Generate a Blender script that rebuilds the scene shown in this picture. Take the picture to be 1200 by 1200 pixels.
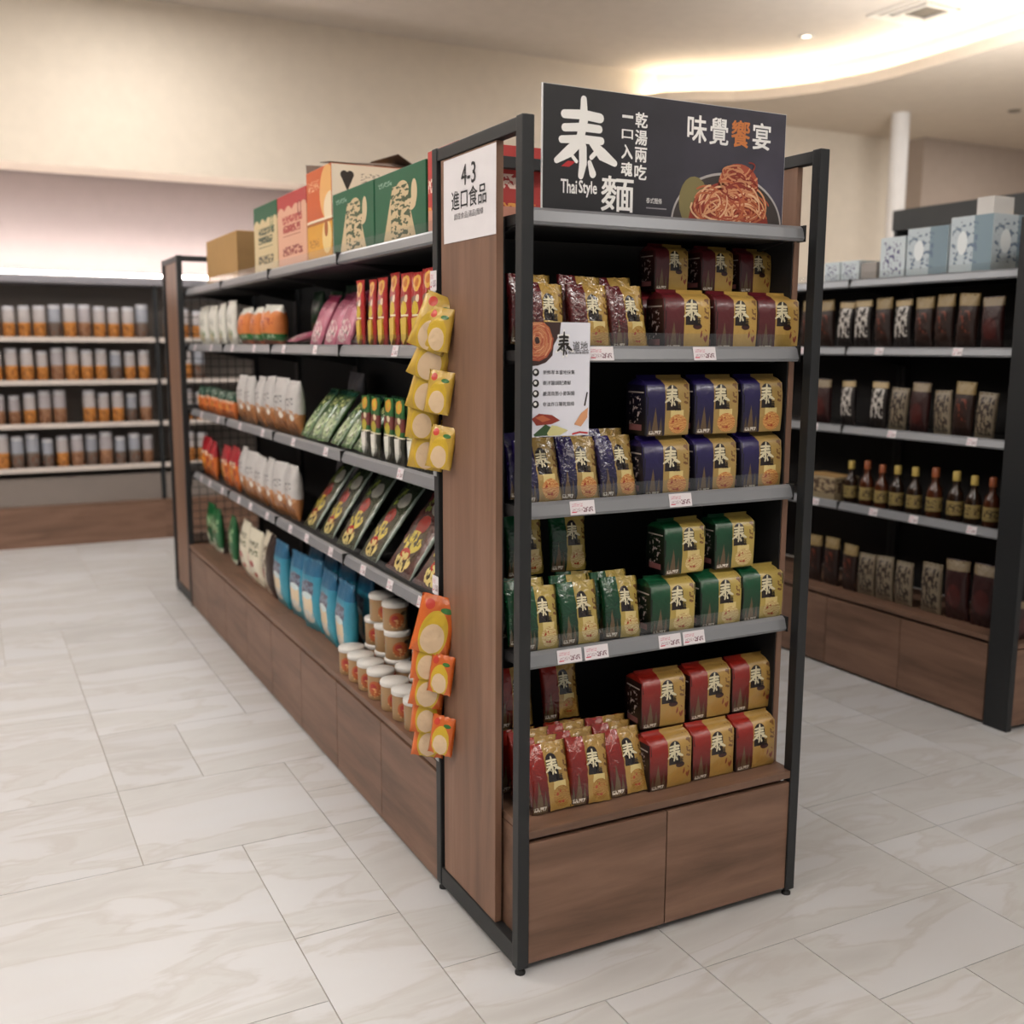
import bpy, bmesh, math, random
from mathutils import Vector, Matrix
random.seed(7)
for o in list(bpy.data.objects): bpy.data.objects.remove(o)
S = bpy.context.scene
COL = S.collection
R = math.radians

# ---------------------------------------------------------------- camera, world, lights, exposure
cam_d = bpy.data.cameras.new('camera'); cam = bpy.data.objects.new('camera', cam_d); COL.objects.link(cam)
cam_d.sensor_width = 36; cam_d.lens = 1234.97 / 1200 * 36; cam_d.clip_start = 0.05
YAW, PITCH, ROLL = 0.4776, 0.1566, 0.0044
fw = Vector((math.sin(YAW)*math.cos(PITCH), math.cos(YAW)*math.cos(PITCH), -math.sin(PITCH)))
rt = Vector((math.cos(YAW), -math.sin(YAW), 0)); up = rt.cross(fw)
r2 = rt*math.cos(ROLL) + up*math.sin(ROLL); u2 = -rt*math.sin(ROLL) + up*math.cos(ROLL)
cam.matrix_world = Matrix(((r2.x, u2.x, -fw.x, -1.0931), (r2.y, u2.y, -fw.y, -2.0722), (r2.z, u2.z, -fw.z, 1.5113), (0, 0, 0, 1)))
cam_d.dof.use_dof = True; cam_d.dof.focus_distance = 2.65; cam_d.dof.aperture_fstop = 2.4
S.camera = cam

S.view_settings.view_transform = 'Standard'; S.view_settings.look = 'None'; S.view_settings.gamma = 1
S.view_settings.use_curve_mapping = False
S.view_settings.exposure = -0.03
W_ = bpy.data.worlds.new('world'); S.world = W_; W_.use_nodes = True
bg = W_.node_tree.nodes['Background']; bg.inputs[0].default_value = (1.0, 0.96, 0.93, 1); bg.inputs[1].default_value = 0.36

def area(name, loc, size, power, col=(1, 0.965, 0.93), rot=(0, 0, 0), shape='DISK', sy=None):
    l = bpy.data.lights.new(name, 'AREA'); l.shape = shape; l.size = size; l.energy = power; l.color = col
    if sy: l.size_y = sy
    o = bpy.data.objects.new(name, l); COL.objects.link(o); o.location = loc; o.rotation_euler = rot
    return o
# ceiling downlights of the shop (real lamps in the ceiling)
for i, (x, y, p) in enumerate([(-1.9, -0.6, 17), (-1.9, 2.0, 24), (-1.9, 4.4, 32), (0.2, -2.6, 27), (0.1, 5.3, 36), (0.3, 1.5, 24), (0.3, 3.6, 24),
                               (2.3, -2.4, 26), (-0.9, -3.4, 13), (3.9, -1.6, 7), (-3.6, 1.5, 26), (4.2, 4.9, 24), (-4, -2, 26)]):
    area('ceiling_lamp', (x, y, 3.98), 0.5, p*1.1)
for x, y, p in ((8.6, 4.6, 40), (7.3, 2.6, 26), (9.6, 2.0, 30)): area('wall_fill', (x, y, 3.70), 0.4, p)  # added fill lights at soffit height, to lighten the far right wall
# added fill lights aimed up from the tall wall unit to brighten the soffit
for y in (2.7, 2.0, 1.3): area('upward_fill', (4.75, y, 2.43), 0.3, 75, rot=(math.pi, R(38), 0))
# added upward fill lights to brighten the raised ceiling, outside the frame
for x, y, sx_, sy_, p in ((-3.4, 1.5, .2, 7, 230), (-.5, -3.6, 6, .2, 170)):
    area('ceiling_fill', (x, y, 3.55), sx_, p, rot=(math.pi, 0, 0), shape='RECTANGLE', sy=sy_)

# ---------------------------------------------------------------- helpers: colour, materials
def hx(h, a=1.0):
    h = h.lstrip('#'); c = [int(h[i:i+2], 16)/255 for i in (0, 2, 4)]
    return tuple((v/12.92 if v <= .04045 else ((v+.055)/1.055)**2.4) for v in c) + (a,)
MATS = {}
def newmat(name):
    m = bpy.data.materials.new(name); m.use_nodes = True
    nt = m.node_tree; b = nt.nodes['Principled BSDF']; return m, nt, b
def plain(name, col, rough=.5, metal=0, emit=0, spec=.5):
    if name in MATS: return MATS[name]
    m, nt, b = newmat(name)
    b.inputs['Base Color'].default_value = hx(col); b.inputs['Roughness'].default_value = rough; b.inputs['Metallic'].default_value = metal
    b.inputs['Specular IOR Level'].default_value = spec
    if emit:
        b.inputs['Emission Color'].default_value = hx(col); b.inputs['Emission Strength'].default_value = emit
    else:
        n = nt.nodes.new('ShaderNodeTexNoise'); n.inputs['Scale'].default_value = 9; n.inputs['Detail'].default_value = 3
        t = nt.nodes.new('ShaderNodeTexCoord'); nt.links.new(t.outputs['Object'], n.inputs['Vector'])
        mx = nt.nodes.new('ShaderNodeMix'); mx.data_type = 'RGBA'; mx.blend_type = 'MULTIPLY'; mx.inputs[0].default_value = .12
        mx.inputs[6].default_value = hx(col); nt.links.new(n.outputs['Fac'], mx.inputs[7]); nt.links.new(mx.outputs[2], b.inputs['Base Color'])
    MATS[name] = m; return m

class NB:
    """node builder for print materials"""
    def __init__(s, nt): s.nt = nt; s.L = nt.links.new
    def m(s, op, a, b=None):
        n = s.nt.nodes.new('ShaderNodeMath'); n.operation = op
        for i, v in enumerate((a, b)):
            if v is None: continue
            if isinstance(v, (int, float)): n.inputs[i].default_value = v
            else: s.L(v, n.inputs[i])
        return n.outputs[0]
    def mix(s, f, a, b):
        n = s.nt.nodes.new('ShaderNodeMix'); n.data_type = 'RGBA'
        for i, v in ((0, f), (6, a), (7, b)):
            if isinstance(v, (int, float)): n.inputs[i].default_value = v
            elif isinstance(v, tuple): n.inputs[i].default_value = v
            else: s.L(v, n.inputs[i])
        return n.outputs[2]
def pm(name, base, shapes, rough=.3, bump=0.0, base2=None, coat=0):
    """printed surface: shapes drawn in the print's own UV space"""
    if name in MATS: return MATS[name]
    m, nt, b = newmat(name); nb = NB(nt)
    uvn = nt.nodes.new('ShaderNodeUVMap'); sp = nt.nodes.new('ShaderNodeSeparateXYZ'); nb.L(uvn.outputs[0], sp.inputs[0])
    U, V = sp.outputs[0], sp.outputs[1]
    col = hx(base)
    if base2: col = nb.mix(V, hx(base2), hx(base))
    def scaled(sx, sy):
        v = nt.nodes.new('ShaderNodeVectorMath'); v.operation = 'MULTIPLY'; nb.L(uvn.outputs[0], v.inputs[0]); v.inputs[1].default_value = (sx, sy, 1); return v.outputs[0]
    def rect(cx, cy, hw, hh):
        return nb.m('MULTIPLY', nb.m('LESS_THAN', nb.m('ABSOLUTE', nb.m('SUBTRACT', U, cx)), hw), nb.m('LESS_THAN', nb.m('ABSOLUTE', nb.m('SUBTRACT', V, cy)), hh))
    def ell(cx, cy, rx, ry):
        a = nb.m('POWER', nb.m('ABSOLUTE', nb.m('DIVIDE', nb.m('SUBTRACT', U, cx), rx)), 2); c = nb.m('POWER', nb.m('ABSOLUTE', nb.m('DIVIDE', nb.m('SUBTRACT', V, cy), ry)), 2)
        return nb.m('LESS_THAN', nb.m('ADD', a, c), 1)
    for sh in shapes:
        k = sh[0]
        if k == 'r': col = nb.mix(rect(*sh[1:5]), col, hx(sh[5]))
        elif k == 'e': col = nb.mix(ell(*sh[1:5]), col, hx(sh[5]))
        elif k == 't':   # spire
            _, cx, v0, w, h, c = sh
            e = nb.m('LESS_THAN', nb.m('ABSOLUTE', nb.m('SUBTRACT', U, cx)), nb.m('MULTIPLY', nb.m('SUBTRACT', 1, nb.m('DIVIDE', nb.m('SUBTRACT', V, v0), h)), w))
            col = nb.mix(nb.m('MULTIPLY', e, nb.m('GREATER_THAN', V, v0)), col, hx(c))
        elif k == 'v':   # triangle pointing down
            _, cx, v0, w, h, c = sh
            e = nb.m('LESS_THAN', nb.m('ABSOLUTE', nb.m('SUBTRACT', U, cx)), nb.m('MULTIPLY', nb.m('DIVIDE', nb.m('SUBTRACT', V, v0), h), w))
            col = nb.mix(nb.m('MULTIPLY', e, nb.m('LESS_THAN', V, v0+h)), col, hx(c))
        elif k in 'sS':   # scribble of small print
            _, cx, cy, hw, hh, sx, sy, thr, c = sh
            n = nt.nodes.new('ShaderNodeTexNoise'); n.inputs['Scale'].default_value = 1; n.inputs['Detail'].default_value = 2; nb.L(scaled(sx, sy), n.inputs['Vector'])
            f = rect(cx, cy, hw, hh) if k == 's' else ell(cx, cy, hw, hh)
            col = nb.mix(nb.m('MULTIPLY', f, nb.m('GREATER_THAN', n.outputs['Fac'], thr)), col, hx(c))
        elif k == 'n':   # dish of noodles / food picture
            _, cx, cy, rx, ry, c1, c2, sc = sh
            w = nt.nodes.new('ShaderNodeTexWave'); w.wave_type = 'RINGS'; w.inputs['Scale'].default_value = sc; w.inputs['Distortion'].default_value = 14; w.inputs['Detail'].default_value = 2
            nb.L(scaled(1, 1), w.inputs['Vector'])
            col = nb.mix(ell(cx, cy, rx, ry), col, nb.mix(w.outputs['Fac'], hx(c1), hx(c2)))
        elif k == 'w':   # scalloped edge at height v0: colour above
            _, v0, amp, fr, c = sh
            wv = nb.m('MULTIPLY', nb.m('ABSOLUTE', nb.m('SINE', nb.m('MULTIPLY', U, fr))), amp)
            col = nb.mix(nb.m('GREATER_THAN', V, nb.m('ADD', wv, v0)), col, hx(c))
    if isinstance(col, tuple): b.inputs['Base Color'].default_value = col
    else: nb.L(col, b.inputs['Base Color'])
    b.inputs['Roughness'].default_value = rough
    if coat: b.inputs['Coat Weight'].default_value = coat; b.inputs['Coat Roughness'].default_value = .12
    if bump:
        n = nt.nodes.new('ShaderNodeTexNoise'); n.inputs['Scale'].default_value = 38; n.inputs['Detail'].default_value = 2; n.inputs['Distortion'].default_value = 1.2
        t = nt.nodes.new('ShaderNodeTexCoord'); nb.L(t.outputs['Object'], n.inputs['Vector'])
        bp = nt.nodes.new('ShaderNodeBump'); bp.inputs['Strength'].default_value = bump; bp.inputs['Distance'].default_value = .006
        nb.L(n.outputs['Fac'], bp.inputs['Height']); nb.L(bp.outputs[0], b.inputs['Normal'])
        if coat: nb.L(bp.outputs[0], b.inputs['Coat Normal'])
    MATS[name] = m; return m

def wood(name, scale, c1='#725544', c2='#5a4334', c3='#846654'):
    m, nt, b = newmat(name); nb = NB(nt)
    t = nt.nodes.new('ShaderNodeTexCoord'); mp = nt.nodes.new('ShaderNodeMapping'); mp.inputs['Scale'].default_value = scale
    oi = nt.nodes.new('ShaderNodeObjectInfo')
    va = nt.nodes.new('ShaderNodeVectorMath'); va.operation = 'ADD'
    cb = nt.nodes.new('ShaderNodeCombineXYZ'); r = nb.m('MULTIPLY', oi.outputs['Random'], 7)
    for i in range(3): nb.L(r, cb.inputs[i])
    nb.L(t.outputs['Object'], va.inputs[0]); nb.L(cb.outputs[0], va.inputs[1]); nb.L(va.outputs[0], mp.inputs['Vector'])
    n = nt.nodes.new('ShaderNodeTexNoise'); n.inputs['Scale'].default_value = 1; n.inputs['Detail'].default_value = 8; n.inputs['Roughness'].default_value = .62; n.inputs['Distortion'].default_value = .4
    nb.L(mp.outputs[0], n.inputs['Vector'])
    cr = nt.nodes.new('ShaderNodeValToRGB'); e = cr.color_ramp.elements
    e[0].position = .3; e[0].color = hx(c2); e[1].position = .72; e[1].color = hx(c3); x = e.new(.5); x.color = hx(c1)
    nb.L(n.outputs['Fac'], cr.inputs[0]); nb.L(cr.outputs[0], b.inputs['Base Color']); b.inputs['Roughness'].default_value = .5
    return m
M_WOODH = wood('walnut_laminate_horizontal', (1.6, 14, 14)); M_WOODV = wood('walnut_laminate_vertical', (14, 14, 1.2), '#7a5a47', '#664a39', '#8a6a56')
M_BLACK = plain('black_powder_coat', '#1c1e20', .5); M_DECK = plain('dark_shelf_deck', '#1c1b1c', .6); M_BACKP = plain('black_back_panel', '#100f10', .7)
M_RAIL = plain('grey_price_rail', '#84868a', .35, .2); M_RAILD = plain('rail_gap_black', '#151515', .6)
M_GAP = plain('dark_red_brown_gap', '#2a1511', .7); M_WHITE = plain('white_card', '#efeef0', .5); M_FOOT = plain('black_rubber', '#0c0c0c', .6)
M_TAG = pm('price_tag_print', '#d9d3d6', [('s', .3, .7, .22, .12, 30, 12, .52, '#c98a98'), ('s', .72, .35, .2, .18, 22, 7, .5, '#77515c'), ('r', .16, .2, .1, .04, '#c23b52'), ('s', .3, .35, .2, .12, 30, 14, .55, '#96707c')], .4)
def clearmat():
    m, nt, b = newmat('clear_acrylic'); nt.nodes.remove(b)
    t = nt.nodes.new('ShaderNodeBsdfTransparent'); t.inputs[0].default_value = (.96, .97, .97, 1)
    g = nt.nodes.new('ShaderNodeBsdfGlossy'); g.inputs['Roughness'].default_value = .12; g.inputs[0].default_value = (.9, .9, .9, 1)
    x = nt.nodes.new('ShaderNodeMixShader'); x.inputs[0].default_value = .055
    nt.links.new(t.outputs[0], x.inputs[1]); nt.links.new(g.outputs[0], x.inputs[2]); nt.links.new(x.outputs[0], nt.nodes['Material Output'].inputs[0]); return m
M_CLEAR = clearmat()

# ---------------------------------------------------------------- helpers: meshes and objects
class MB:
    def __init__(s): s.v = []; s.f = []; s.mi = []; s.uv = []; s.sm = []
    def face(s, pts, mat=0, uv=None, smooth=False):
        i = len(s.v); s.v += [tuple(p) for p in pts]; s.f.append(list(range(i, i+len(pts)))); s.mi.append(mat); s.sm.append(smooth)
        s.uv.append(uv or [(0, 0)]*len(pts)); return s
    def box(s, x0, x1, y0, y1, z0, z1, mat=0, mats=None, c=0.0):
        """box with per-face uv; mats: dict of l r f b t d -> slot"""
        g = lambda k: (mats or {}).get(k, mat)
        U = [(0, 0), (1, 0), (1, 1), (0, 1)]
        P = lambda x, y, z: (x, y, z)
        s.face([P(x0, y0, z0), P(x1, y0, z0), P(x1, y0, z1), P(x0, y0, z1)], g('f'), U)
        s.face([P(x1, y1, z0), P(x0, y1, z0), P(x0, y1, z1), P(x1, y1, z1)], g('b'), U)
        s.face([P(x0, y1, z0), P(x0, y0, z0), P(x0, y0, z1), P(x0, y1, z1)], g('l'), U)
        s.face([P(x1, y0, z0), P(x1, y1, z0), P(x1, y1, z1), P(x1, y0, z1)], g('r'), U)
        s.face([P(x0, y0, z1), P(x1, y0, z1), P(x1, y1, z1), P(x0, y1, z1)], g('t'), U)
        s.face([P(x0, y1, z0), P(x1, y1, z0), P(x1, y0, z0), P(x0, y0, z0)], g('d'), U)
        return s
    def prism_x(s, prof, x0, x1, mat=0):
        """extrude a (y,z) profile along x"""
        n = len(prof)
        for i in range(n):
            a, b = prof[i], prof[(i+1) % n]
            s.face([(x0, a[0], a[1]), (x1, a[0], a[1]), (x1, b[0], b[1]), (x0, b[0], b[1])], mat)
        s.face([(x0, p[0], p[1]) for p in reversed(prof)], mat); s.face([(x1, p[0], p[1]) for p in prof], mat); return s
    def prism_z(s, poly, z0, z1, mat=0):
        n = len(poly)
        for i in range(n):
            a, b = poly[i], poly[(i+1) % n]
            s.face([(a[0], a[1], z0), (b[0], b[1], z0), (b[0], b[1], z1), (a[0], a[1], z1)], mat)
        s.face([(p[0], p[1], z1) for p in poly], mat); s.face([(p[0], p[1], z0) for p in reversed(poly)], mat); return s
    def lathe(s, prof, n=20, mat=0, cx=0, cy=0, uv=True):
        for i in range(len(prof)-1):
            (ra, za), (rb, zb) = prof[i], prof[i+1]
            for k in range(n):
                a, b = 2*math.pi*k/n, 2*math.pi*(k+1)/n
                q = [(cx+ra*math.cos(a), cy+ra*math.sin(a), za), (cx+ra*math.cos(b), cy+ra*math.sin(b), za), (cx+rb*math.cos(b), cy+rb*math.sin(b), zb), (cx+rb*math.cos(a), cy+rb*math.sin(a), zb)]
                h = prof[-1][1]-prof[0][1] or 1
                u = [((k)/n*2 % 1.0001, (za-prof[0][1])/h), ((k+1)/n*2 % 1.0001 or 1, (za-prof[0][1])/h), ((k+1)/n*2 % 1.0001 or 1, (zb-prof[0][1])/h), (k/n*2 % 1.0001, (zb-prof[0][1])/h)]
                if u[1][0] < u[0][0]: u[1] = (1, u[1][1]); u[2] = (1, u[2][1])
                s.face(q, mat, u, True)
        return s
    def tube(s, a, b, r, n=6, mat=0):
        a, b = Vector(a), Vector(b); d = (b-a).normalized(); t = d.cross(Vector((0, 0, 1)) if abs(d.z) < .9 else Vector((1, 0, 0))).normalized(); w = d.cross(t)
        ring = lambda c: [c + (t*math.cos(2*math.pi*k/n) + w*math.sin(2*math.pi*k/n))*r for k in range(n)]
        A, B = ring(a), ring(b)
        for k in range(n): s.face([A[k], A[(k+1) % n], B[(k+1) % n], B[k]], mat, None, True)
        s.face(A[::-1], mat); s.face(B, mat); return s
    def grid(s, P, mat=0, UV=None, smooth=True):
        for j in range(len(P)-1):
            for i in range(len(P[0])-1):
                s.face([P[j][i], P[j][i+1], P[j+1][i+1], P[j+1][i]], mat, UV and [UV[j][i], UV[j][i+1], UV[j+1][i+1], UV[j+1][i]], smooth)
        return s
    def mesh(s, name, mats, merge=True, bevel=0):
        me = bpy.data.meshes.new(name); me.from_pydata(s.v, [], s.f)
        ul = me.uv_layers.new(name='UVMap')
        k = 0
        for f in s.uv:
            for u in f: ul.data[k].uv = u; k += 1
        me.polygons.foreach_set('material_index', s.mi); me.polygons.foreach_set('use_smooth', s.sm)
        for m in mats: me.materials.append(m)
        if merge or bevel:
            bm = bmesh.new(); bm.from_mesh(me); bmesh.ops.remove_doubles(bm, verts=bm.verts, dist=1e-5)
            if bevel:
                ed = [e for e in bm.edges if len(e.link_faces) == 2 and e.calc_face_angle(0) > .6]
                bmesh.ops.bevel(bm, geom=ed, offset=bevel, segments=2, affect='EDGES', profile=.6)
            bm.normal_update(); bm.to_mesh(me); bm.free()
        me.update(); return me
def obj(name, me, parent=None, loc=(0, 0, 0), rot=(0, 0, 0), label=None, cat=None, group=None, kind=None):
    o = bpy.data.objects.new(name, me); COL.objects.link(o); o.location = loc; o.rotation_euler = rot
    if parent: o.parent = parent
    tag(o, label, cat, group, kind); return o
def tag(o, label=None, cat=None, group=None, kind=None):
    for k, v in (('label', label), ('category', cat), ('group', group), ('kind', kind)):
        if v: o[k] = v
    return o
def box(name, b, mat, parent=None, bevel=0, **k):
    return obj(name, MB().box(*b).mesh(name, [mat], bevel=bevel), parent, **k)
def empty(name, loc=(0, 0, 0), rz=0, **k):
    o = obj(name, None, None, loc, (0, 0, rz), **k); o.empty_display_size = .1; return o
def copy_tree(o, parent=None):
    c = o.copy(); COL.objects.link(c); c.parent = parent
    for ch in o.children: copy_tree(ch, c)
    return c

# ---- text and brush glyphs as thin printed geometry
_TXT = {}
def text_geo(body, bold=0.0):
    k = (body, bold)
    if k in _TXT: return _TXT[k]
    cu = bpy.data.curves.new('lettering', 'FONT'); cu.body = body; cu.size = 1; cu.offset = bold; cu.resolution_u = 2; cu.fill_mode = 'FRONT'
    o = bpy.data.objects.new('lettering_tmp', cu); COL.objects.link(o); bpy.context.view_layer.update()
    me = bpy.data.meshes.new_from_object(o.evaluated_get(bpy.context.evaluated_depsgraph_get()))
    V = [(v.co.x, v.co.y) for v in me.vertices]; F = [list(p.vertices) for p in me.polygons]
    bpy.data.objects.remove(o); bpy.data.curves.remove(cu); bpy.data.meshes.remove(me)
    x0 = min(v[0] for v in V); x1 = max(v[0] for v in V); y0 = min(v[1] for v in V); y1 = max(v[1] for v in V)
    _TXT[k] = ([((x-x0)/(x1-x0)-.5, (y-y0)/(y1-y0)-.5) for x, y in V], F, (x1-x0)/(y1-y0)); return _TXT[k]
def stroke(pts, ws, n=6):
    """brush stroke polygon strip with round ends -> list of polygons"""
    out = []; L, Rr = [], []
    for i, (x, y) in enumerate(pts):
        a = pts[max(i-1, 0)]; b = pts[min(i+1, len(pts)-1)]; dx, dy = b[0]-a[0], b[1]-a[1]; d = math.hypot(dx, dy) or 1
        nx, ny = -dy/d*ws[i]/2, dx/d*ws[i]/2; L.append((x+nx, y+ny)); Rr.append((x-nx, y-ny))
    for i in range(len(pts)-1): out.append([L[i], Rr[i], Rr[i+1], L[i+1]])
    for (x, y), w in ((pts[0], ws[0]), (pts[-1], ws[-1])):
        out.append([(x+w/2*math.cos(2*math.pi*k/10), y+w/2*math.sin(2*math.pi*k/10)) for k in range(10)])
    return out
def tai():
    px = lambda x, y: ((x-85)/300-.5, .5-(y-105)/360)
    st = [([(130, 186), (220, 180), (303, 188)], [30, 34, 34]), ([(132, 246), (215, 236), (300, 238)], [28, 30, 28]), ([(118, 300), (210, 290), (310, 290)], [26, 30, 28]),
          ([(222, 112), (224, 200), (205, 300)], [26, 38, 34]), ([(205, 300), (155, 350), (95, 395)], [36, 42, 22]), ([(262, 300), (315, 350), (378, 385)], [26, 46, 24]),
          ([(220, 325), (222, 400), (212, 456)], [34, 34, 24]), ([(290, 338), (262, 368)], [18, 18]), ([(254, 392), (270, 442)], [18, 30]), ([(172, 372), (190, 392)], [14, 14])]
    out = []
    for p, w in st: out += stroke([px(*q) for q in p], [x/300*1.08 for x in w])
    return out
TAI = tai()
class Print:
    """flat print on a front surface: local x right, z up; depth(x,z) gives the surface y"""
    def __init__(s, depth=None, off=.0012): s.mb = MB(); s.mats = []; s.depth = depth or (lambda x, z: 0); s.off = off
    def slot(s, m):
        if m not in s.mats: s.mats.append(m)
        return s.mats.index(m)
    def poly(s, pts, mat, lift=0):
        a = sum(pts[i][0]*pts[(i+1) % len(pts)][1]-pts[(i+1) % len(pts)][0]*pts[i][1] for i in range(len(pts)))
        if a < 0: pts = pts[::-1]
        s.mb.face([(x, s.depth(x, z)-s.off-lift, z) for x, z in pts], s.slot(mat)); return s
    def text(s, body, cx, cz, w, h, mat, bold=0.0, lift=0, shear=0):
        V, F, asp = text_geo(body, 0.0)
        if w is None: w = h*asp
        if h is None: h = w/asp
        sh = [(0, 0)] if bold == 0 else [(a*bold*h*.55, b*bold*h*.55) for a, b in ((-1, -1), (1, -1), (1, 1), (-1, 1))]
        for k, (dx, dz) in enumerate(sh):
            for f in F: s.poly([(cx+dx+V[i][0]*w + shear*V[i][1]*h, cz+dz+V[i][1]*h) for i in f], mat, lift+k*.00003)
        return s
    def polys(s, P, cx, cz, w, h, mat, lift=0):
        for k, p in enumerate(P): s.poly([(cx+x*w, cz+y*h) for x, y in p], mat, lift+k*.000012)
        return s
    def ell(s, cx, cz, rx, rz, mat, lift=0, n=28):
        return s.poly([(cx+rx*math.cos(2*math.pi*k/n), cz+rz*math.sin(2*math.pi*k/n)) for k in range(n)], mat, lift)
    def strokes(s, pts, w, mat, lift=0):
        for k, p in enumerate(stroke(pts, [w]*len(pts))): s.poly(p, mat, lift+k*.000001)
        return s
    def done(s, name='lettering', parent=None, **k): return obj(name, s.mb.mesh(name, s.mats, merge=False), parent, **k)

# ================================================================ THE ROOM
def tile_mat():
    m, nt, b = newmat('pale_travertine_tile'); nb = NB(nt)
    t = nt.nodes.new('ShaderNodeTexCoord'); oi = nt.nodes.new('ShaderNodeObjectInfo')
    cb = nt.nodes.new('ShaderNodeCombineXYZ'); nb.L(nb.m('MULTIPLY', oi.outputs['Random'], 40), cb.inputs[0]); nb.L(nb.m('MULTIPLY', oi.outputs['Random'], 17), cb.inputs[1])
    va = nt.nodes.new('ShaderNodeVectorMath'); va.operation = 'ADD'; nb.L(t.outputs['Object'], va.inputs[0]); nb.L(cb.outputs[0], va.inputs[1])
    mp = nt.nodes.new('ShaderNodeMapping'); mp.inputs['Rotation'].default_value = (0, 0, .35); mp.inputs['Scale'].default_value = (1.2, 4.2, 1); nb.L(va.outputs[0], mp.inputs['Vector'])
    n = nt.nodes.new('ShaderNodeTexNoise'); n.inputs['Scale'].default_value = 1.3; n.inputs['Detail'].default_value = 6; n.inputs['Distortion'].default_value = .8; nb.L(mp.outputs[0], n.inputs['Vector'])
    cr = nt.nodes.new('ShaderNodeValToRGB'); e = cr.color_ramp.elements
    e[0].position = .3; e[0].color = hx('#b1b0af'); e[1].position = .68; e[1].color = hx('#bfc0c2'); x = e.new(.46); x.color = hx('#babab9'); y = e.new(.5); y.color = hx('#b3b1af'); z = e.new(.54); z.color = hx('#bebebf')
    nb.L(n.outputs['Fac'], cr.inputs[0])
    br = nb.m('ADD', .95, nb.m('MULTIPLY', oi.outputs['Random'], .07))
    v = nt.nodes.new('ShaderNodeVectorMath'); v.operation = 'SCALE'; nb.L(cr.outputs[0], v.inputs[0]); nb.L(br, v.inputs['Scale']); nb.L(v.outputs[0], b.inputs['Base Color'])
    b.inputs['Roughness'].default_value = .38; return m
M_TILE = tile_mat()
floor = box('floor', (-6, 12, -5, 8, -.06, -.004), plain('floor_grout', '#a9a196', .9), kind='structure')
UX, UY, X0, Y0 = .2875, .29, -.145, .12
taken = set()
_tm = {}
def tile(i, j, w, h):
    for a in range(w):
        for c in range(h): taken.add((i+a, j+c))
    if (w, h) not in _tm:
        g = .0013; _tm[(w, h)] = MB().box(g, w*UX-g, g, h*UY-g, -.012, 0).mesh('tile', [M_TILE], bevel=.0008)
    obj('tile', _tm[(w, h)], floor, (X0+i*UX, Y0+j*UY, 0))
for t in [(-4, 0, 3, 3), (-1, 1, 1, 2), (-1, -1, 1, 2), (0, -1, 2, 1), (0, -3, 1, 2), (1, -3, 1, 2), (2, -1, 3, 2), (2, -3, 1, 2), (3, -2, 2, 1), (-2, 3, 2, 2), (-1, 5, 2, 2), (-2, 5, 1, 2), (-4, 3, 2, 2),
          (-4, 5, 2, 3), (5, -1, 1, 1), (5, 0, 1, 1), (6, -1, 2, 1), (6, 0, 2, 1), (5, 1, 2, 2), (-4, -2, 3, 2), (4, -3, 3, 1), (5, -2, 2, 1)]: tile(*t)
rnd = random.Random(11)
for j in range(-9, 22):
    for i in range(-11, 20):
        if (i, j) in taken: continue
        opts = [(3, 2), (2, 3), (2, 2), (2, 1), (1, 2), (3, 3)]; rnd.shuffle(opts)
        for w, h in opts+[(1, 1)]:
            if all((i+a, j+c) not in taken and i+a < 20 and j+c < 22 for a in range(w) for c in range(h)): tile(i, j, w, h); break

M_CREAM = plain('cream_painted_wall', '#e6dac9', .8); M_MAUVE = plain('grey_mauve_painted_wall', '#b9adab', .85); M_CEIL = plain('beige_ceiling_paint', '#d9cfc4', .9)
M_TAUPE = plain('taupe_painted_wall', '#a8988b', .85); M_SOFF = plain('soffit_paint', '#d6c9b9', .9)
box('wall_back', (-6, 12, 7.0, 7.2, 0, 4.05), M_MAUVE, kind='structure')
box('wall_bulkhead', (-6, 8.15, 6.55, 6.98, 2.8, 4.03), M_CREAM, kind='structure')
box('wall_back_right', (2.2, 8.15, 6.552, 6.978, 0, 2.799), M_CREAM, kind='structure')
box('wall_corner', (8.16, 12, 6.3, 6.95, 0, 3.72), M_TAUPE, kind='structure')
box('wall_right', (11.8, 12, -2, 7.0, 0, 4.05), M_TAUPE, kind='structure')
box('ceiling', (-6, 12, -5, 7.2, 4.03, 4.13), M_CEIL, kind='structure')
# curved lower soffit with a lit cove
lip = [(4.62, 6.55), (4.80, 6.26), (5.0, 6.10), (5.305, 5.935), (5.50, 5.74), (5.643, 5.526), (5.77, 5.28), (5.854, 5.02), (5.905, 4.80), (5.927, 4.60), (5.926, 4.02), (5.90, 3.4), (5.84, 2.6), (5.75, 1.8), (5.6, .9), (5.4, 0)]
poly = lip + [(11.8, 0), (11.8, 6.548)]
sof = obj('ceiling_soffit', MB().prism_z(poly[::-1], 3.72, 3.76).mesh('ceiling_soffit', [M_SOFF]), kind='structure')
cv = MB()
for a, b in zip(lip, lip[1:]):
    d = Vector((b[0]-a[0], b[1]-a[1])); n = Vector((-d.y, d.x)).normalized()
    q = [(a[0], a[1]), (b[0], b[1]), (b[0]+n.x*.02, b[1]+n.y*.02), (a[0]+n.x*.02, a[1]+n.y*.02)]
    cv.prism_z(q, 3.76, 3.81)
obj('trim_1', cv.mesh('trim_1', [M_SOFF], merge=False), kind='structure')
rs = MB()
def offs(dist):
    out = []
    for k, p in enumerate(lip):
        a = lip[max(k-1, 0)]; b = lip[min(k+1, len(lip)-1)]; d = Vector((b[0]-a[0], b[1]-a[1])).normalized(); out.append((p[0]-d.y*dist, min(6.548, p[1]+d.x*dist)))
    return out
ra_, rb_ = offs(.30), offs(.33)
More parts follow.
